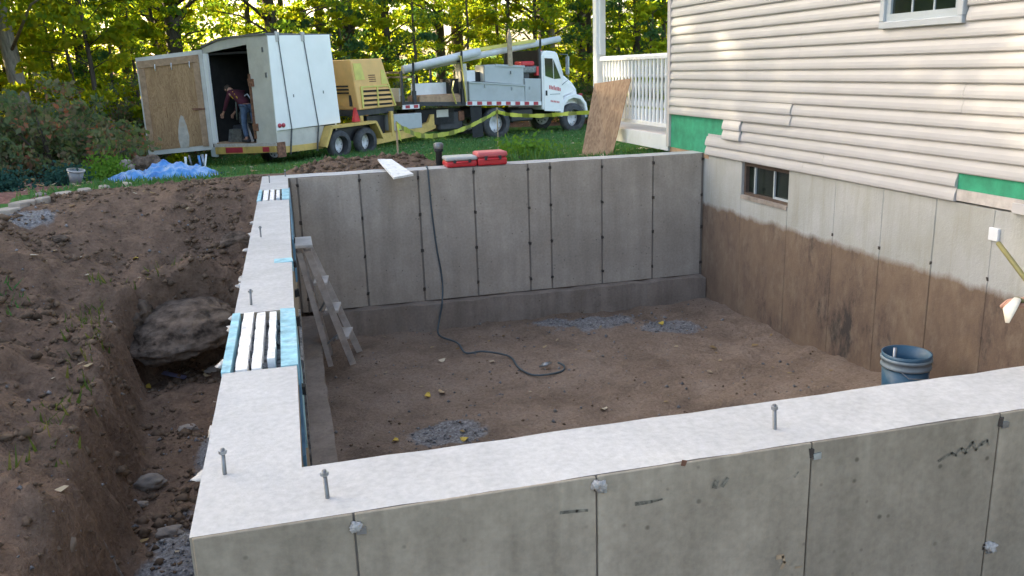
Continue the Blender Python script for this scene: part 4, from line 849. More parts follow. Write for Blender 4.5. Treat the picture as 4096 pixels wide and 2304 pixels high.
# ---------------------------------------------------------------- people (one skinned body each; clothes and hair as children)
def skin_mesh(name, joints, edges, mat, root=0, lv=2):
    me = bpy.data.meshes.new(name); me.from_pydata([j[0] for j in joints], edges, []); o = bpy.data.objects.new(name, me); COL.objects.link(o)
    o.modifiers.new('s', 'SKIN'); ss = o.modifiers.new('d', 'SUBSURF'); ss.levels = lv; ss.render_levels = lv
    for v, j in zip(me.skin_vertices[0].data, joints):
        r = j[1] if isinstance(j[1], tuple) else (j[1], j[1]); v.radius = r; v.use_root = False
    me.skin_vertices[0].data[root].use_root = True
    dg = bpy.context.evaluated_depsgraph_get(); m2 = bpy.data.meshes.new_from_object(o.evaluated_get(dg)); m2.name = name
    bpy.data.objects.remove(o)
    for p in m2.polygons: p.use_smooth = True
    m2.materials.clear(); return link(name, m2, mat)
def person(M, J, label, shirt, trousers, sleeves=True, shoe=None):
    """J: joint name -> point in the frame M; builds one continuous body and close-fitting clothes"""
    P = {k: M @ Vector(v) for k, v in J.items()}
    L = lambda a, b, t: P[a].lerp(P[b], t)
    rt = empty('person', (P['ankL']+P['ankR'])/2-Vector((0, 0, .08)), label, 'person')
    jt = [(P['pel'], (.11, .085)), (P['chest'], (.115, .085)), (P['neck'], .055), (P['head0'], .07), (P['head1'], .088), (P['head2'], .07)]
    ed = [(0, 1), (1, 2), (2, 3), (3, 4), (4, 5)]
    fwdv = (P['face']-P['head1']).normalized()
    for s in 'LR':
        i = len(jt); jt += [(P['sho'+s], .05), (P['elb'+s], .036), (P['wri'+s], .030), (P['wri'+s].lerp(P['han'+s], .5), (.042, .022)), (P['han'+s], (.038, .018))]
        ed += [(1, i), (i, i+1), (i+1, i+2), (i+2, i+3), (i+3, i+4)]
        d = (P['han'+s]-P['wri'+s]).normalized(); sd_ = d.cross(Vector((0.3, .2, 1))).normalized(); dn = d.cross(sd_)
        for q, (k, ln) in enumerate(((-.030, .062), (-.011, .074), (.010, .070), (.029, .055))):
            a = len(jt); b0 = P['han'+s]+sd_*k
            jt += [(b0+d*.010, .0095), (b0+d*ln*.55+dn*.012, .0088), (b0+d*ln*.75+dn*.042, .0078)]; ed += [(i+4, a), (a, a+1), (a+1, a+2)]
        a = len(jt); b0 = P['wri'+s].lerp(P['han'+s], .45)-sd_*.035; jt += [(b0, .013), (b0+d*.035-sd_*.022+dn*.01, .0105), (b0+d*.065-sd_*.016+dn*.022, .009)]; ed += [(i+3, a), (a, a+1), (a+1, a+2)]
        i = len(jt); jt += [(P['hip'+s], .075), (P['kne'+s], .05), (P['ank'+s], .040), (P['toe'+s], (.042, .03))]; ed += [(0, i), (i, i+1), (i+1, i+2), (i+2, i+3)]
    body = skin_mesh('body', jt, ed, M_SKIN); par(body, rt)
    # nose, ears, hair
    hd = P['head1']; up = (P['head2']-P['head0']).normalized(); rg = fwdv.cross(up).normalized()
    for nm, c, r in (('nose', hd+fwdv*.092-up*.01, .016), ('ear', hd+rg*.085, .022), ('ear', hd-rg*.085, .022)): par(lump(nm, c, (r, r, r*1.2), M_SKIN, None, 1, 2, .1), rt)
    hair = lump('hair', hd+up*.035-fwdv*.018, (.098, .098, .098), M_HAIR, None, 3, 3, .06, 3); par(hair, rt)
    e = .014
    sh = [(P['pel'].lerp(P['chest'], -.05), (.158, .132)), (P['chest'], (.188, .150)), (P['neck'].lerp(P['chest'], .12), .088)]; se = [(0, 1), (1, 2)]
    for s in 'LR':
        i = len(sh); sh += [(P['sho'+s], .092), (L('sho'+s, 'elb'+s, .5), .066), (L('elb'+s, 'wri'+s, .0 if not sleeves else .85), .056 if not sleeves else .043)]; se += [(1, i), (i, i+1), (i+1, i+2)]
    par(skin_mesh('shirt', sh, se, shirt), rt)
    tr = [(P['pel'], (.138, .112))]; te = []
    for s in 'LR':
        i = len(tr); tr += [(P['hip'+s], .105), (P['kne'+s], .074), (L('kne'+s, 'ank'+s, .9), .066)]; te += [(0, i), (i, i+1), (i+1, i+2)]
    par(skin_mesh('trousers', tr, te, trousers), rt)
    for s in 'LR':
        d = (P['toe'+s]-P['ank'+s]); a = math.atan2(d.y, d.x)
        b = MB().box(-.09, .19, -.048, .048, -.08, .0).bevel(.025, 2); b.bm.transform(Matrix.Translation(P['ank'+s]) @ Matrix.Rotation(a, 4, 'Z')); par(b.build('shoe', shoe or M_DKSTEEL), rt)
    return rt
# man bent over the machine in the trailer: he faces left along +u, back towards us
WM = TM @ Matrix.Translation((.30, 1.40, -.67)) @ Matrix.Rotation(R(90), 4, 'Z')   # local x = into the left, y = out of the rear door
J = dict(pel=(.05, .0, .93), chest=(.36, .02, 1.20), neck=(.55, .02, 1.31), head0=(.62, .02, 1.33), head1=(.70, .02, 1.34), head2=(.76, .02, 1.40), face=(.76, .02, 1.26),
         shoL=(.44, .20, 1.24), shoR=(.44, -.17, 1.24), elbL=(.60, .22, .98), elbR=(.58, -.2, .98), wriL=(.76, .20, .76), wriR=(.74, -.12, .74), hanL=(.82, .20, .68), hanR=(.80, -.10, .66),
         hipL=(.04, .10, .88), hipR=(.0, -.10, .88), kneL=(.08, .12, .48), kneR=(-.08, -.12, .48), ankL=(.0, .13, .085), ankR=(-.22, -.13, .085), toeL=(.14, .13, .05), toeR=(-.08, -.13, .05))
MAN = person(WM, J, 'person in a maroon shirt with yellow print and jeans bending over inside the trailer', M_MAROON, M_JEAN)
for (x, z, w, h, a) in ((.22, 1.20, .05, .07, .7), (.29, 1.265, .05, .07, .7), (.36, 1.32, .05, .07, .7), (.43, 1.345, .04, .06, .5), (.40, 1.23, .13, .055, -.6)):
    b = MB().box(-w/2, w/2, -.012, .012, -h/2, h/2); b.bm.transform(WM @ Matrix.Translation((x, .150, z-.06)) @ Matrix.Rotation(a, 4, 'Y')); par(b.build('back_print', M_YELP), MAN)
# helper standing by the near wall at the right edge: only a hand with a brush reaches in
hp = at(2.8, 2512, 740); wr = hp+Vector((.11, -.12, -.04)); ft = Vector((3.25, -.55, -.0)); gz = float(ht(3.25, -.55))
I4 = Matrix()
hd_ = (hp-wr).normalized()
J2 = dict(pel=(3.25, -.55, gz+.98), chest=(3.18, -.44, gz+1.34), neck=(3.15, -.40, gz+1.54), head0=(3.14, -.38, gz+1.61), head1=(3.13, -.36, gz+1.69), head2=(3.12, -.36, gz+1.77), face=(3.06, -.24, gz+1.66),
          shoL=(3.0, -.52, gz+1.46), shoR=(3.33, -.33, gz+1.46), elbR=(3.45, -.22, gz+1.2), wriR=(3.36, -.16, gz+1.0), hanR=(3.33, -.12, gz+.93),
          hipL=(3.15, -.58, gz+.92), hipR=(3.34, -.5, gz+.92), kneL=(3.12, -.5, gz+.5), kneR=(3.33, -.45, gz+.5), ankL=(3.12, -.58, gz+.085), ankR=(3.36, -.55, gz+.085), toeL=(3.06, -.44, gz+.05), toeR=(3.3, -.41, gz+.05))
J2 = {k: (v[0]-.27, v[1]+.14, v[2]) for k, v in J2.items()}
J2.update(wriL=tuple(wr), hanL=tuple(wr.lerp(hp, .55)), elbL=(J2['shoL'][0]*.5+wr.x*.5+.07, J2['shoL'][1]*.5+wr.y*.5-.03, J2['shoL'][2]*.5+wr.z*.5-.05))
person(I4, J2, 'person reaching in at the right picture edge with one hand holding a cream bristled brush', M_OLIVE, M_JEAN)
BR = empty('brush', hp, 'olive handled brush with cream bristles held in the hand at the right edge', 'brush')
a0 = at(2.95, 2512, 612); a1 = at(2.76, 2580, 702)
par(MB().tube([a0, a1, a1+(a1-a0)*.7], [.0085, .0085, .0085], 10).build('handle', M_OLWOOD), BR)
b0 = at(2.72, 2560, 752); b1 = at(2.70, 2534, 812)
par(MB().tube([b0, b0.lerp(b1, .5)+Vector((-.012, 0, .006)), b1], [.013, .021, .006], 10, flat=.5).build('bristles', M_BRIST), BR)
par(MB().tube([b0+Vector((.06, .0, -.03)), b0], [.014, .014], 10, flat=.5).build('ferrule', M_OLWOOD), BR)

# ---------------------------------------------------------------- things round the pit
def rest(name, mb, mat, label, cat, group=None, sm=False): return tag(mb.build(name, mat, None, sm), label, cat, group)
# red cases on the far wall
def case(name, x0, x1, y0, y1, h, top, label):
    e = empty(name, ((x0+x1)/2, (y0+y1)/2, .003), label, 'tool case', 'red cases on the far wall')
    par(MB().box(x0, x1, y0, y1, .003, h*.60).bevel(.022, 3).build('case_body', M_RED), e)
    par(MB().box(x0-.004, x1+.004, y0-.004, y1+.004, h*.605, h).bevel(.022, 3).build('case_lid', top), e)
    for x in (x0+.07, x1-.10): par(MB().box(x, x+.035, y0-.014, y0-.0045, h*.42, h*.72).bevel(.004).build('latch', M_DKSTEEL), e)
    par(MB().tube([((x0+x1)/2-.06, y0-.002, h*.5), ((x0+x1)/2-.06, y0-.03, h*.5), ((x0+x1)/2+.06, y0-.03, h*.5), ((x0+x1)/2+.06, y0-.002, h*.5)], .008, 6).build('handle', M_RED), e)
case('tool_case', 1.87, 2.20, 6.965, 7.235, .112, M_GREYL, 'lower red tool case with a grey lid on the far wall')
case('tool_case', 2.205, 2.525, 6.955, 7.22, .145, M_REDL, 'taller all red tool case at the right of the pair on the far wall')
fl = empty('capped_pipe', (1.87, 7.42, -.2), 'short black capped pipe standing behind the red tool cases', 'pipe')
par(MB().lathe([(.036, -.25), (.036, .13), (.05, .14), (.05, .16), (.036, .165)], Matrix.Translation((1.87, 7.42, 0)), 14).build('pipe_body', M_BLACK), fl)
par(MB().lathe([(.05, .166), (.056, .18), (.056, .215), (.04, .232), (.001, .234)], Matrix.Translation((1.87, 7.42, 0)), 14).build('cap', M_STEEL), fl)
# white board lying out over the wall
A, B_, C_, D_ = (on(2, .085, 950, 400), on(2, .085, 985, 400), on(2, .022, 1040, 437), on(2, .022, 990, 446))
bb = MB(); vs_ = [bb.bm.verts.new(p) for p in (A, B_, C_, D_)]; bb.bm.faces.new(vs_); r_ = bmesh.ops.extrude_face_region(bb.bm, geom=bb.bm.faces[:]); 
bmesh.ops.translate(bb.bm, verts=[v for v in r_['geom'] if isinstance(v, bmesh.types.BMVert)], vec=(0, 0, -.02))
rest('white_board', bb, M_BUCK, 'scuffed white board lying across the far wall, jutting over the pit', 'board')
# hose down the wall and over the floor
hp_ = [on(2, .03, 1073, 418), on(1, LY+.05, 1073, 424), on(1, LY-.03, 1077, 432), on(1, LY-.035, 1085, 520), on(1, LY-.035, 1098, 620), on(1, LY-.035, 1112, 700), on(1, LY-.17, 1112, 765), on(1, LY-.19, 1106, 800), on(2, -1.65, 1104, 842), on(2, -1.655, 1150, 862), on(2, -1.655, 1172, 888), on(2, -1.65, 1215, 884), on(2, -1.65, 1280, 896), on(2, -1.65, 1305, 925), on(2, -1.65, 1345, 944), on(2, -1.65, 1408, 936), on(2, -1.65, 1420, 922), on(2, -1.64, 1404, 912)]
hp_[1].z = max(hp_[1].z, .022); hp_[2].z = min(hp_[2].z, .01)
def smooth_path(p, k=6):
    out = []
    for i in range(len(p)-1):
        a, b, c, d = p[max(i-1, 0)], p[i], p[i+1], p[min(i+2, len(p)-1)]
        for t in np.linspace(0, 1, k, endpoint=False): out.append(.5*((2*b)+(-a+c)*t+(2*a-5*b+4*c-d)*t*t+(-a+3*b-3*c+d)*t**3))
    return out+[p[-1]]
rest('hose', MB().tube(smooth_path(hp_), .0095, 8), M_HOSE, 'grey blue hose hanging down the far wall and curling across the pit floor', 'hose')
rest('rag', MB().tube([on(2, -1.64, 1358, 922), on(2, -1.61, 1372, 916), on(2, -1.64, 1384, 912)], [.02, .035, .02], 7, flat=.4), M_GALV, 'small crumpled grey rag on the pit floor inside the hose curl', 'rag')
for i, (x, y, zz, lab) in enumerate(((1112, 905, -1.65, 'pale leaf on the pit floor below the hose'), (1076, 993, -1.65, 'pale leaf on the pit floor, left of a close pair'), (1112, 984, -1.65, 'yellowish leaf on the pit floor, right of a close pair'), (1517, 1026, -1.62, 'curled tan leaf on the pit floor near the near wall'), (993, 1106, -1.65, 'yellow green leaf on the pit floor beside the left footing'), (1168, 1103, -1.65, 'yellow leaf on the near gravel patch in the pit'), (1663, 812, -1.65, 'yellow leaf on the far gravel patch'), (372, 972, -1.5, 'bright yellow leaf on the trench bottom'), (522, 943, -1.5, 'cream leaf on the trench bottom next to the wall'), (190, 600, -.5, 'cream leaf high on the left soil slope'), (340, 648, -.6, 'pale green leaf in the middle of the soil slope'), (497, 712, -.7, 'tan leaf on the soil slope above the boulder'))):
    for _ in range(12): p = on(2, zz, x, y); zz = .5*zz+.5*(float(ht(p.x, p.y))+.02)
    r = .036; b = MB(); b.bm.faces.new([b.bm.verts.new((r*(1+.3*math.sin(3*a))*math.cos(a), r*.75*math.sin(a), .012*math.cos(2*a))) for a in np.linspace(0, 2*math.pi, 9)[:-1]])
    b.bm.transform(Matrix.Translation((p.x, p.y, float(ht(p.x, p.y))+.018)) @ Euler((.3, -.15, i*1.1)).to_matrix().to_4x4())
    rest('fallen_leaf', b, [M_LF1, M_LF2, M_LF3][i % 3 if i not in (5, 6, 7) else 1], lab, 'leaf', 'single fallen leaves')
# step ladder leaning closed against the left wall
LD = empty('step_ladder', (.62, 6.0, -1.68), 'weathered wooden step ladder leaning against the left wall in the pit', 'ladder')
l_ = lambda mb, n, m: par(mb.build(n, m), LD)
fa, fb = on(2, -1.67, 888, 915), on(2, -1.67, 904, 884)
ca_, cb_ = Vector((.365, 5.50, -.46)), Vector((.375, 5.80, -.46))
ra, rb = on(2, -1.67, 832, 920), Vector((.50, 6.25, -1.67))
l_(MB().bar(fa, ca_, .060, .03, up=(0, 1, 0)), 'rail', M_ALW); l_(MB().bar(fb, cb_, .060, .03, up=(0, 1, 0)), 'rail', M_ALW)
l_(MB().bar(ra, ca_+Vector((-.07, .03, -.02)), .048, .026, up=(0, 1, 0)), 'rear_leg', M_ALW); l_(MB().bar(rb, cb_+Vector((-.07, -.03, -.02)), .048, .026, up=(0, 1, 0)), 'rear_leg', M_ALW)
for t in (.24, .48, .72):
    p, q = fa.lerp(ca_, t), fb.lerp(cb_, t); m_ = (q-p).normalized()
    l_(MB().bar(p+m_*.016+Vector((-.01, 0, 0)), q-m_*.016+Vector((-.01, 0, 0)), .12, .022), 'step', M_ALWP)
for t in (.3, .6):
    p, q = ra.lerp(ca_+Vector((-.07, .03, 0)), t), rb.lerp(cb_+Vector((-.07, -.03, 0)), t); l_(MB().bar(p, q, .02, .03), 'rear_bar', M_ALW)
    l_(MB().bar(fa.lerp(ca_, t), ra.lerp(ca_, t-.1), .012, .018), 'spreader', M_GALV)
mc = (ca_+cb_)/2+Vector((-.035, 0, .03)); l_(MB().box(mc.x-.085, mc.x+.075, mc.y-.20, mc.y+.20, mc.z, mc.z+.03).bevel(.006), 'top_cap', M_ALWP)
# bucket
bc = on(2, -1.05, 2281, 893); bz_ = float(ht(bc.x, bc.y))
BK = empty('bucket', (bc.x, bc.y, bz_), 'blue plastic bucket with a chalky rim band near the house foundation', 'bucket'); Mb = Matrix.Translation((bc.x, bc.y, 0))
hz = bz_+.005; rz_ = -1.03
par(MB().lathe([(.001, hz), (.135, hz), (.158, rz_-.10), (.148, rz_-.10), (.128, hz+.02), (.001, hz+.02)], Mb, 28).build('bucket_body', M_BLUE), BK)
par(MB().lathe([(.158, rz_-.10), (.168, rz_-.10), (.168, rz_-.085), (.162, rz_-.08), (.164, rz_-.05), (.171, rz_-.048), (.171, rz_-.03), (.163, rz_-.026)], Mb, 28).build('rim_band', M_BKT), BK)
par(MB().lathe([(.163, rz_-.026), (.166, rz_), (.155, rz_), (.148, rz_-.10)], Mb, 28).build('rim', M_BLUE), BK)
par(MB().tube([(bc.x-.165, bc.y-.01, rz_-.04), (bc.x-.10, bc.y-.16, rz_-.13), (bc.x+.05, bc.y-.175, rz_-.15), (bc.x+.165, bc.y-.01, rz_-.04)], .004, 5).build('wire_handle', M_GALV), BK)
rest('trowel_handle', MB().tube([(bc.x-.12, bc.y-.02, rz_-.12), (bc.x-.10, bc.y, rz_+.045)], .012, 8), M_GALV, 'grey tool handle sticking up out of the blue bucket', 'tool')
# leaning sheet of plywood by the porch
TLp, TRp = at(12.0, 1495, 210), at(11.65, 1587, 197); BLp, BRp = at(11.9, 1461, 402), at(11.75, 1536, 408)
pb = MB(); f_ = pb.bm.faces.new([pb.bm.verts.new(p) for p in (TLp, TRp, BRp, BLp)]); r_ = bmesh.ops.extrude_face_region(pb.bm, geom=[f_])
bmesh.ops.translate(pb.bm, verts=[v for v in r_['geom'] if isinstance(v, bmesh.types.BMVert)], vec=(.012, .014, 0)); 
rest('plywood_sheet', pb, M_PLY, 'brown plywood sheet leaning against the porch railing behind the far wall', 'plywood')
# caution tape and its stakes
def stake(xt, yt, depth, label):
    t = at(depth, xt, yt); g = float(ht(t.x, t.y)); rest('stake', MB().bar((t.x, t.y, g-.1), (t.x, t.y, t.z), .035, .02), M_STAKE, label, 'stake', 'tape stakes'); return t
s1 = stake(996, 308, 11.6, 'thin stake in the soil heap holding the left end of the tape'); s2 = stake(1250, 270, 18, 'thin stake in front of the rear truck wheel holding the tape up'); s3 = stake(1520, 262, 17, 'stake hidden behind the leaning plywood at the end of the tape')
tp_ = [at(11.6, 996, 312), at(12.5, 1020, 326), at(13.5, 1055, 340), at(14.5, 1095, 341), at(15.6, 1150, 330), at(16.8, 1205, 306), at(18, 1250, 281)]
tp2 = [at(18, 1250, 281), at(17.8, 1290, 289), at(17.5, 1360, 291), at(17.2, 1440, 285), at(17, 1520, 281)]
def tape(pts):
    P_ = smooth_path(pts, 8); b = MB(); pr = None
    for i, p in enumerate(P_):
        w = .038*(1+.15*math.sin(i*1.7)); tw = .01*math.sin(i*.9)
        v = (b.bm.verts.new(p+Vector((tw, tw, w))), b.bm.verts.new(p-Vector((tw, tw, w))))
        if pr: f = b.bm.faces.new((pr[0], v[0], v[1], pr[1])); f.material_index = 1 if (i//2) % 3 == 0 else 0; f.smooth = True
        pr = v
    return b
ct = tape(tp_).build('caution_tape', [M_TAPE, M_CAUT]); tag(ct, 'yellow and black caution tape sagging from the soil heap past the truck', 'tape')
ct2 = tape(tp2).build('tape_run', [M_TAPE, M_CAUT]); ct2.parent = ct
ct3 = MB().quad(at(11.58, 997, 310), at(11.58, 1002, 312), at(11.5, 1010, 356), at(11.5, 1005, 350)).build('tape_tail', M_TAPE); ct3.parent = ct
# blue tarp heap
tc = at(12.6, 405, 452); gx0 = []
n_ = 70; m_ = 40; V_ = []; 
for i in range(n_):
    for j in range(m_):
        u, v = i/(n_-1), j/(m_-1); X, Y_ = (u-.5)*1.62, (v-.5)*.9
        rr = max(0, 1-(abs(u-.5)*2)**2.6)*max(0, 1-(abs(v-.5)*2)**2.4)
        hgt = .165*rr**.6*(.62+.38*smooth(.0, .45, u))*(1-.35*math.exp(-((u-.34)/.05)**2))
        hgt += .075*math.exp(-((u-.53)/.045)**2-((v-.7)/.12)**2)
        fo = float(fbm(X*4.5+2*Y_, Y_*5, 0, 4))*.10+abs(float(fbm(X*9, Y_*6, 4, 3)))*.08
        V_.append((X+.05*float(fbm(u*5, v*5, 9, 2)), Y_+.06*float(fbm(u*5, v*5, 5, 2)), max(.008, hgt+fo*(.25+rr))))
Ft = [(i*m_+j, (i+1)*m_+j, (i+1)*m_+j+1, i*m_+j+1) for i in range(n_-1) for j in range(m_-1)]
to = link('tarp', np_mesh('tarp', V_, Ft, True), M_TARP); to.location = (tc.x, tc.y+.2, float(ht(tc.x, tc.y))-.01); to.rotation_euler = (0, 0, R(8)); tag(to, 'crumpled blue tarp heaped on the grass left of the trailer', 'tarp')
tt = MB(); q = [at(13.3, 470, 447), at(13.6, 520, 441), at(14, 575, 433), at(14.1, 572, 438), at(13.4, 520, 447)]; tt.bm.faces.new([tt.bm.verts.new(p+Vector((0, 0, .02))) for p in q]); t_ = tt.build('tarp_corner', M_TARP); t_.parent = to; t_.matrix_parent_inverse = to.matrix_basis.inverted()
# tipped pail
pc = at(12.2, 191, 466); Mp = Matrix.Translation((pc.x, pc.y, float(ht(pc.x, pc.y)))) @ Euler((.10, .16, 0)).to_matrix().to_4x4()
PL = empty('pail', Mp.translation, 'grey translucent pail standing crookedly on the mulch bed at left', 'pail')
par(MB().lathe([(.001, .0), (.07, .0), (.112, .21), (.106, .21), (.066, .01)], Mp, 22).build('pail_body', plain('cloudy_plastic', (.20, .21, .22), .35, var=.15)), PL)
par(MB().lathe([(.112, .205), (.122, .208), (.122, .226), (.106, .226)], Mp, 22).build('pail_rim', M_GREYL), PL)
# rocks, stumps and edging stones
def rock(name, c, r, mat, label, seed, group=None, cat='rock', amp=.3): return tag(lump(name, c, r, mat, None, seed, 4, amp, 1.7), label, cat, group)
bx = on(2, -1.10, 450, 838)
def boulder(c, r, rot, label, seed):
    bm = bmesh.new(); bmesh.ops.create_icosphere(bm, subdivisions=5, radius=1)
    co = np.array([v.co for v in bm.verts]); nd = 1+.34*fbm(co[:, 0]*1.3+seed, co[:, 1]*1.3, co[:, 2]*1.3, 3)-.16*np.abs(fbm(co[:, 0]*2.2+seed, co[:, 1]*2.2, co[:, 2]*4))+.11*fbm(co[:, 0]*6+seed, co[:, 1]*6, co[:, 2]*9, 4)-.08*np.abs(fbm(co[:, 0]*4+seed, co[:, 1]*4, co[:, 2]*7))
    for v, k in zip(bm.verts, nd): v.co = Vector((v.co.x*k*r[0], v.co.y*k*r[1], max(-.6, v.co.z)*k*r[2]))
    o = link('boulder', bpy.data.meshes.new('boulder'), M_ROCK); bm.to_mesh(o.data); bm.free(); o.location = c; o.rotation_euler = rot
    for p_ in o.data.polygons: p_.use_smooth = True
    return tag(o, label, 'rock')
boulder((bx.x+.02, bx.y+.12, -1.09), (.50, .42, .17), (R(13), R(-9), R(18)), 'large flat soil coloured boulder jutting from the end of the trench', 1.3)
g2 = on(2, -1.0, 320, 815); boulder((g2.x-.05, g2.y+.15, -1.03), (.25, .3, .25), (0, R(10), 0), 'smaller dark boulder left of the large flat one', 4.7)
boulder((-.30, 7.05, -.62), (.20, .16, .13), (0, 0, .4), 'small dark boulder stuck in the bank beside the foundation wall', 8.1)
for i, (x, y, z, r, lab) in enumerate(((375, 1203, -1.47, .10, 'pale flat stone lying in the middle of the trench'), (425, 1322, -1.47, .075, 'small grey stone at the trench bottom near the gravel'), (350, 1268, -1.48, .05, 'small brown stone below the pale flat one'))):
    p = on(2, z, x, y); rock('stone', (p.x, p.y, float(ht(p.x, p.y))+r*.25), (r, r*.7, r*.45), M_ROCKP, lab, i+10)
p = on(2, -1.0, 150, 1395); rock('stone', (p.x-.05, p.y+.02, -1.04), (.12, .14, .15), M_ROCKT, 'tan rounded stone set in the cut bank at lower left', 21)
p = on(2, -.25, 560, 565); rock('stone', (p.x, p.y, float(ht(p.x, p.y))+.03), (.10, .08, .06), M_ROCK, 'brown stone high on the bank below the lawn', 22)
for i, (x, y, lab) in enumerate(((120, 605, 'flat grey stone on the soil at far left'), (160, 670, 'small dark stone on the left soil slope'), (505, 690, 'thin stone chip above the boulder'), (560, 730, 'rough stone beside the wall edge'), (470, 1060, 'small pale stone in the trench below the boulder'))):
    p = on(2, -.6 if y < 1000 else -1.45, x, y); z = float(ht(p.x, p.y)); rock('stone', (p.x, p.y, z+.01), (.07, .05, .035), M_ROCKP if i != 1 else M_ROCK, lab, 30+i)
p = on(2, -.62, 405, 708); rest('plastic_strip', MB().box(-.11, .11, -.022, .022, 0, .008, M=Matrix.Translation((p.x, p.y, float(ht(p.x, p.y))+.04)) @ Euler((.2, .15, -.5)).to_matrix().to_4x4()), plain('lilac_plastic', (.16, .15, .24), .5), 'bent lilac grey strip lying on the soil bank', 'strip')
for i, (x, y, r, m, lab) in enumerate(((318, 428, .17, M_ROCKP, 'tan upright stone at the left of the rock pile'), (338, 432, .15, M_ROCKP, 'tan stone leaning on the pile behind the tarp'), (358, 420, .17, M_ROCK, 'dark brown stone in the middle of the rock pile'), (378, 412, .16, M_ROCK, 'grey stone at the right top of the rock pile'), (392, 418, .12, M_ROCK, 'small grey stone at the right end of the rock pile'), (352, 408, .11, M_ROCK, 'grey stone on top of the rock pile'))):
    p = at(13.9, x, y); rock('stone', p, (r, r*.8, r*.9), m, lab, 40+i, 'stones piled behind the tarp')
for i, (x, y, w, d_, lab) in enumerate(((18, 528, .34, .22, 'broad tan edging stone at the left picture edge'), (58, 510, .30, .18, 'edging stone second from the left picture edge'), (108, 500, .18, .12, 'short brown edging stone in the middle of the row'), (158, 487, .26, .16, 'long grey edging stone between grass and mulch'), (212, 478, .22, .13, 'thin pale edging stone below the pail'), (262, 470, .30, .12, 'edging stone in front of the mulch right of the pail'), (320, 462, .28, .10, 'last edging stone beside the tarp'))):
    zz = -.25
    for _ in range(30): p = on(2, zz, x, y); zz = .6*zz+.4*(float(ht(p.x, p.y))+.03)
    b = MB(); b.prism([(w*.5*math.cos(a)*(1+.2*math.sin(3*a+i)), d_*.5*math.sin(a)*(1+.15*math.cos(2*a+i))) for a in np.linspace(0, 2*math.pi, 11)[:-1]], 2, -.05, .045).bevel(.012, 2)
    b.bm.transform(Matrix.Translation((p.x, p.y, float(ht(p.x, p.y)))) @ Matrix.Rotation(R(60+i*9), 4, 'Z')); rest('edging_stone', b, M_PAVE, lab, 'paving stone', 'stones edging the mulch bed')

# ---------------------------------------------------------------- trees and shrubs
def leaf_mesh(name, centres, rad, per, size, flat=.45, droop=.0, seed=0, upb=.55):
    g = np.random.default_rng(seed); Vs = []; k = 0
    C_ = np.repeat(np.asarray(centres), per, 0); n = len(C_); Rr = np.repeat(np.asarray(rad), per)
    d = g.normal(size=(n, 3)); d /= np.linalg.norm(d, axis=1)[:, None]; rr = g.random(n)**.5
    P = C_+d*(rr*Rr)[:, None]*np.array([1, 1, flat]); P[:, 2] -= droop*(rr*Rr)**2
    s = size[0]+(size[1]-size[0])*g.random(n)
    nrm = g.normal(size=(n, 3))*np.array([.75, .75, .5])+np.array([0, 0, upb]); nrm /= np.linalg.norm(nrm, axis=1)[:, None]
    t = np.cross(nrm, g.normal(size=(n, 3))); t /= np.linalg.norm(t, axis=1)[:, None]; b_ = np.cross(nrm, t)
    V = np.stack([P-t*s[:, None], P+b_*s[:, None]*.55, P+t*s[:, None], P-b_*s[:, None]*.55], 1).reshape(-1, 3)
    return np_mesh(name, V, np.arange(4*n).reshape(-1, 4))
def tree_src(seed, h, r0, low, spread, leaf, barkm, per=95, nc=95, size=(.05, .11), rise=.0):
    g = random.Random(seed); b = MB()
    n = 8; tr = [Vector((g.uniform(-.05, .05)*i*.5, g.uniform(-.05, .05)*i*.5, h*i/n-.2)) for i in range(n+1)]
    b.tube(tr, [r0*(1.25 if i == 0 else 1-.75*i/n) for i in range(n+1)], 10)
    cs, rs = [], []
    for k in range(nc):
        z = low+(h-low)*(g.random()**1.15); a = g.uniform(0, 6.283); w = spread*(1-.55*((z-low)/(h-low))**1.5)*(g.random()**.6)
        c = Vector((math.cos(a)*w, math.sin(a)*w, z+rise*w)); cs.append(c); rs.append(g.uniform(.35, .95))
        if k % 3 == 0:
            p0 = Vector((0, 0, max(.3, z-w*.35))); i0 = min(n-1, int(p0.z/h*n)); p0.x, p0.y = tr[i0].x, tr[i0].y
            b.tube([p0, p0.lerp(c, .5)+Vector((0, 0, .1*w)), c], [r0*.22, r0*.13, .012], 5)
    return b, leaf_mesh('crown', cs, rs, per, size, .42, .15, seed), leaf, barkm
def make_tree(src):
    b, cm, leaf, barkm = src; r = empty('tree', (0, 0, 0))
    t = b.build('trunk', barkm); t.parent = r; c = link('crown', cm, leaf); c.parent = r; return r
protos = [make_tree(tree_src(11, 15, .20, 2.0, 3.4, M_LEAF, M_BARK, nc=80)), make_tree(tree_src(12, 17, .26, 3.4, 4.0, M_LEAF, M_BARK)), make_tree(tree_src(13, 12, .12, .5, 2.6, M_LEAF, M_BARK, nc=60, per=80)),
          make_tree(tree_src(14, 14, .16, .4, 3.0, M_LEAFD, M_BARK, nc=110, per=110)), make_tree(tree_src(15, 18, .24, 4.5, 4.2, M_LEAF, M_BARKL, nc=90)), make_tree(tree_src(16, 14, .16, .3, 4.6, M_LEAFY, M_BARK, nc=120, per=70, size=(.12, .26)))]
used = set()
def put_tree(kind, x, y, rz, sc, label, group=None, lean=(0, 0), z=None):
    o = protos[kind] if kind not in used else copy_tree(protos[kind]); used.add(kind)
    o.location = (x, y, float(ht(x, y)) if z is None else z); o.rotation_euler = (lean[0], lean[1], rz); o.scale = (sc,)*3
    tag(o, label, 'tree', group); return o
GRP = 'woodland trees'
def tpos(x, y, d): p = at(d, x, y); return p.x, p.y
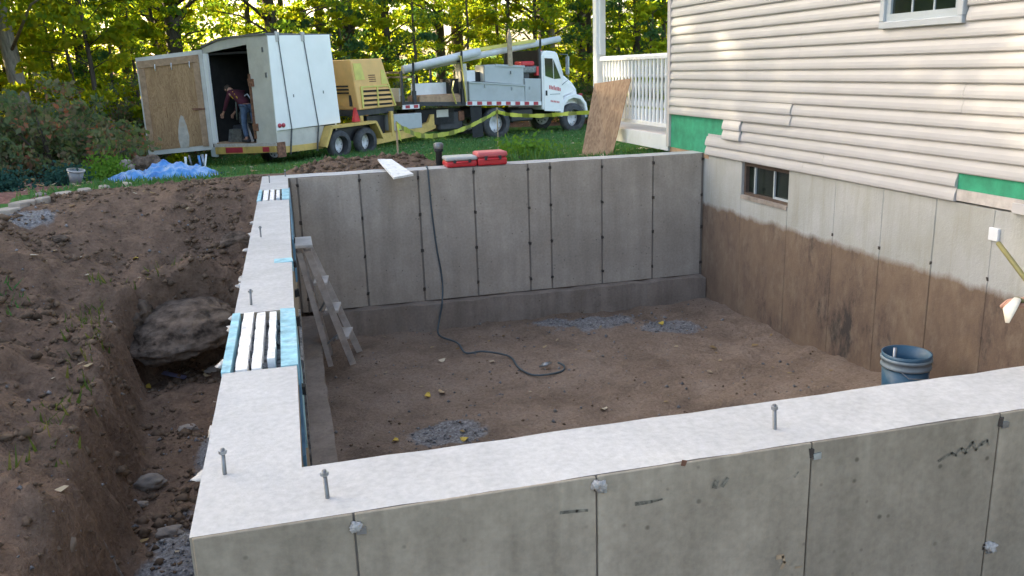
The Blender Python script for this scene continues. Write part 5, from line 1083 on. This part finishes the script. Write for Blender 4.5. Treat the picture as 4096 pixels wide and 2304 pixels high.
# trunks that can be told apart in the photo
named = [(4, 60, 23.5, 1.0, 'pale grey trunked tree leaning at far left of the wood'), (2, 28, 26, .8, 'thin bare stemmed tree at the left picture edge'), (0, 118, 30, .75, 'slim dark trunked tree right of the pale leaning trunk'),
         (3, 212, 29, 1.1, 'dark leafy tree wrapped in foliage left of the trailer door'), (0, 322, 31, .9, 'straight dark tree above the trailer door'), (1, 450, 29, 1.15, 'thick dark trunked tree rising behind the trailer roof'),
         (0, 640, 34, .8, 'slender tree behind the near corner of the box trailer'), (1, 692, 31, 1.0, 'dark tree above the trailer side with yellow leaves'), (3, 815, 33, 1.1, 'dense green tree between trailer and compressor'),
         (3, 980, 34, 1.15, 'dense dark tree above the yellow compressor'), (1, 1110, 36, .9, 'tree behind the lower end of the white pipes'), (4, 1388, 36, 1.0, 'tall tree with a pale trunk above the truck cab'), (1, 1372, 35, 1.1, 'thick dark trunk just left of the pale one above the cab'), (3, 1600, 33, 1.1, 'dense green tree seen through the porch opening')]
for i, (k, x, d, sc, lab) in enumerate(named):
    X, Y = tpos(x, 200, d); put_tree(k, X, Y, i*2.1, sc, lab, None, lean=(0, R(-4.5) if i == 0 else 0))
for (y0, y1, n, x0, x1, kinds) in ((34, 38, 12, -13, 20, (0, 1, 2)), (39, 46, 26, -20, 24, (6,)), (29, 32, 4, 9, 18, (0, 2))):
    for i in range(n):
        x = x0+(x1-x0)*(i+random.uniform(.1, .9))/n; y = random.uniform(y0, y1)
        kk = random.choice(kinds); put_tree(5 if kk == 6 else kk, x, y, random.uniform(0, 6.28), random.uniform(.32, .55) if kk == 6 else random.uniform(.8, 1.2), 'slender leafy tree standing deep in the backlit wood', GRP)
for i, (x, y, d, sc) in enumerate(((25, 240, 27, .6), (140, 240, 27, .5), (185, 230, 26, .6), (240, 240, 24, .55), (290, 240, 27, .6), (345, 240, 28, .55), (400, 200, 29, .6), (80, 200, 28, .6), (200, 200, 29, .65), (860, 200, 31, .5), (1050, 200, 32, .6), (1180, 180, 33, .6), (1280, 180, 33, .6), (1460, 160, 34, .7), (1560, 150, 32, .6), (1640, 150, 31, .6))):
    X, Y = tpos(x, y, d); put_tree(2 if i % 3 else 5, X, Y, i*1.7, sc, 'young bushy tree in the undergrowth at the edge of the wood', 'young trees at the wood edge')
# wood off to the left that shades the yard
def left_tree(t, s):
    x = 3+SUN_AZ[0]*t+SUN_AZ[1]*s; y = 4+SUN_AZ[1]*t-SUN_AZ[0]*s
    if x > -.93-.226*y-2.6: return
    put_tree(random.choice((0, 1, 1, 3)), x, y, random.uniform(0, 6.28), random.uniform(.95, 1.25), 'leafy tree of the wood left of the yard', 'trees left of the yard')
for i in range(34): left_tree(random.uniform(21, 44), random.uniform(-13, 13))
for i in range(18): left_tree(random.uniform(19, 38), random.uniform(-3, 7))
def shrub_src(seed, h, w, leaf, nc=46, per=62, size=(.03, .075)):
    g = random.Random(seed); b = MB(); cs, rs = [], []
    for k in range(nc):
        a = g.uniform(0, 6.28); q = w*1.15*g.random()**.6; z = h*(.06+1.08*g.random()**.9)*(1-.35*(q/w)**2)*g.uniform(.75, 1.15); cs.append((q*math.cos(a), q*math.sin(a), z)); rs.append(g.uniform(.10, .42))
        if k % 4 == 0: b.tube([(0, 0, 0), (q*.5*math.cos(a), q*.5*math.sin(a), z*.6), cs[-1]], [.03, .018, .006], 5)
    return b, leaf_mesh('foliage', cs, rs, per, size, .7, .1, seed, .15), leaf
sp_ = []
for sd_, h, w, lf in ((51, 1.6, 1.25, M_LEAFB), (52, 1.9, 1.4, M_LEAFB), (53, 1.3, 1.2, M_LEAFB)):
    b, fm, lf = shrub_src(sd_, h, w, lf); r = empty('shrub', (0, 0, 0)); st = b.build('stems', M_BARK); st.parent = r; c = link('foliage', fm, lf); c.parent = r; sp_.append(r)
su = set()
shr = [(0, 20, 360, 15.5), (1, 70, 355, 17), (0, 130, 365, 16), (1, 150, 345, 20), (0, 205, 380, 20.5), (1, 290, 350, 24.5), (2, 60, 420, 14.8), (2, 140, 425, 15), (2, 215, 425, 16), (2, 250, 415, 24), (1, 10, 300, 19), (1, 130, 300, 22), (1, 350, 330, 26), (0, 400, 390, 25), (2, 460, 400, 25.5), (2, 560, 405, 27), (1, 620, 380, 29), (2, 1000, 320, 30), (2, 1110, 320, 31), (1, 1500, 280, 33), (1, 1560, 300, 31), (1, 1650, 280, 31)]
SHL = ['dark rounded shrub at the left picture edge above the conifers', 'tall reddish shrub right of the leftmost rounded one', 'rounded shrub straight above the grey pail', 'tall dense shrub above the gap between pail and tarp', 'rounded shrub in front of the trailer door at its left', 'tall shrub peeping out just left of the plywood door', 'low dark shrub above the blue green conifers', 'low dark shrub between conifer and grey pail', 'low dark shrub right behind the grey pail', 'low dark shrub behind the rock pile']
for i, (k, x, y, d) in enumerate(shr):
    X, Y = tpos(x, y, d); o = sp_[k] if k not in su else copy_tree(sp_[k]); su.add(k)
    o.location = (X, Y, float(ht(X, Y))-.03); o.rotation_euler = (0, 0, i*1.3); sc = random.uniform(.85, 1.15); o.scale = (sc, sc, sc)
    tag(o, SHL[i] if i < len(SHL) else 'dark green shrub with reddish leaves in the thicket at the foot of the wood', 'shrub', None if i < len(SHL) else 'shrubs in the thicket')
def plant(name, x, y, d, h, w, leaf, label, cat='plant', nc=26, per=60, size=(.018, .04), seed=0):
    b, fm, lf = shrub_src(seed, h, w, leaf, nc, per, size); p = at(d, x, y); r = empty(name, (p.x, p.y, float(ht(p.x, p.y))-.01), label, cat)
    st = b.build('stems', M_BARK); st.parent = r; c = link('foliage', fm, lf); c.parent = r
plant('conifer_shrub', 165, 468, 12.4, .16, .22, M_LEAFC, 'low blue green conifer left of the grey pail', 'shrub', seed=61)
plant('conifer_shrub', 5, 490, 11.2, .18, .2, M_LEAFC, 'low blue green conifer at the left picture edge', 'shrub', seed=62)
plant('green_plant', 258, 440, 13.6, .22, .24, M_LEAFS, 'fresh green plant left of the blue tarp', seed=63)
plant('green_plant', 290, 428, 13.9, .28, .22, M_LEAFS, 'fresh green plant beside the tan stones', seed=64)
plant('weed', 1345, 372, 10.6, .28, .16, M_LEAFS, 'tall weeds growing behind the far wall right of the red cases', 'weed', nc=18, per=22, size=(.02, .05), seed=65)
plant('weed', 1300, 378, 10.4, .3, .2, M_LEAFS, 'low weeds just right of the red cases', 'weed', nc=16, per=22, size=(.02, .05), seed=66)
bpy.context.view_layer.update()
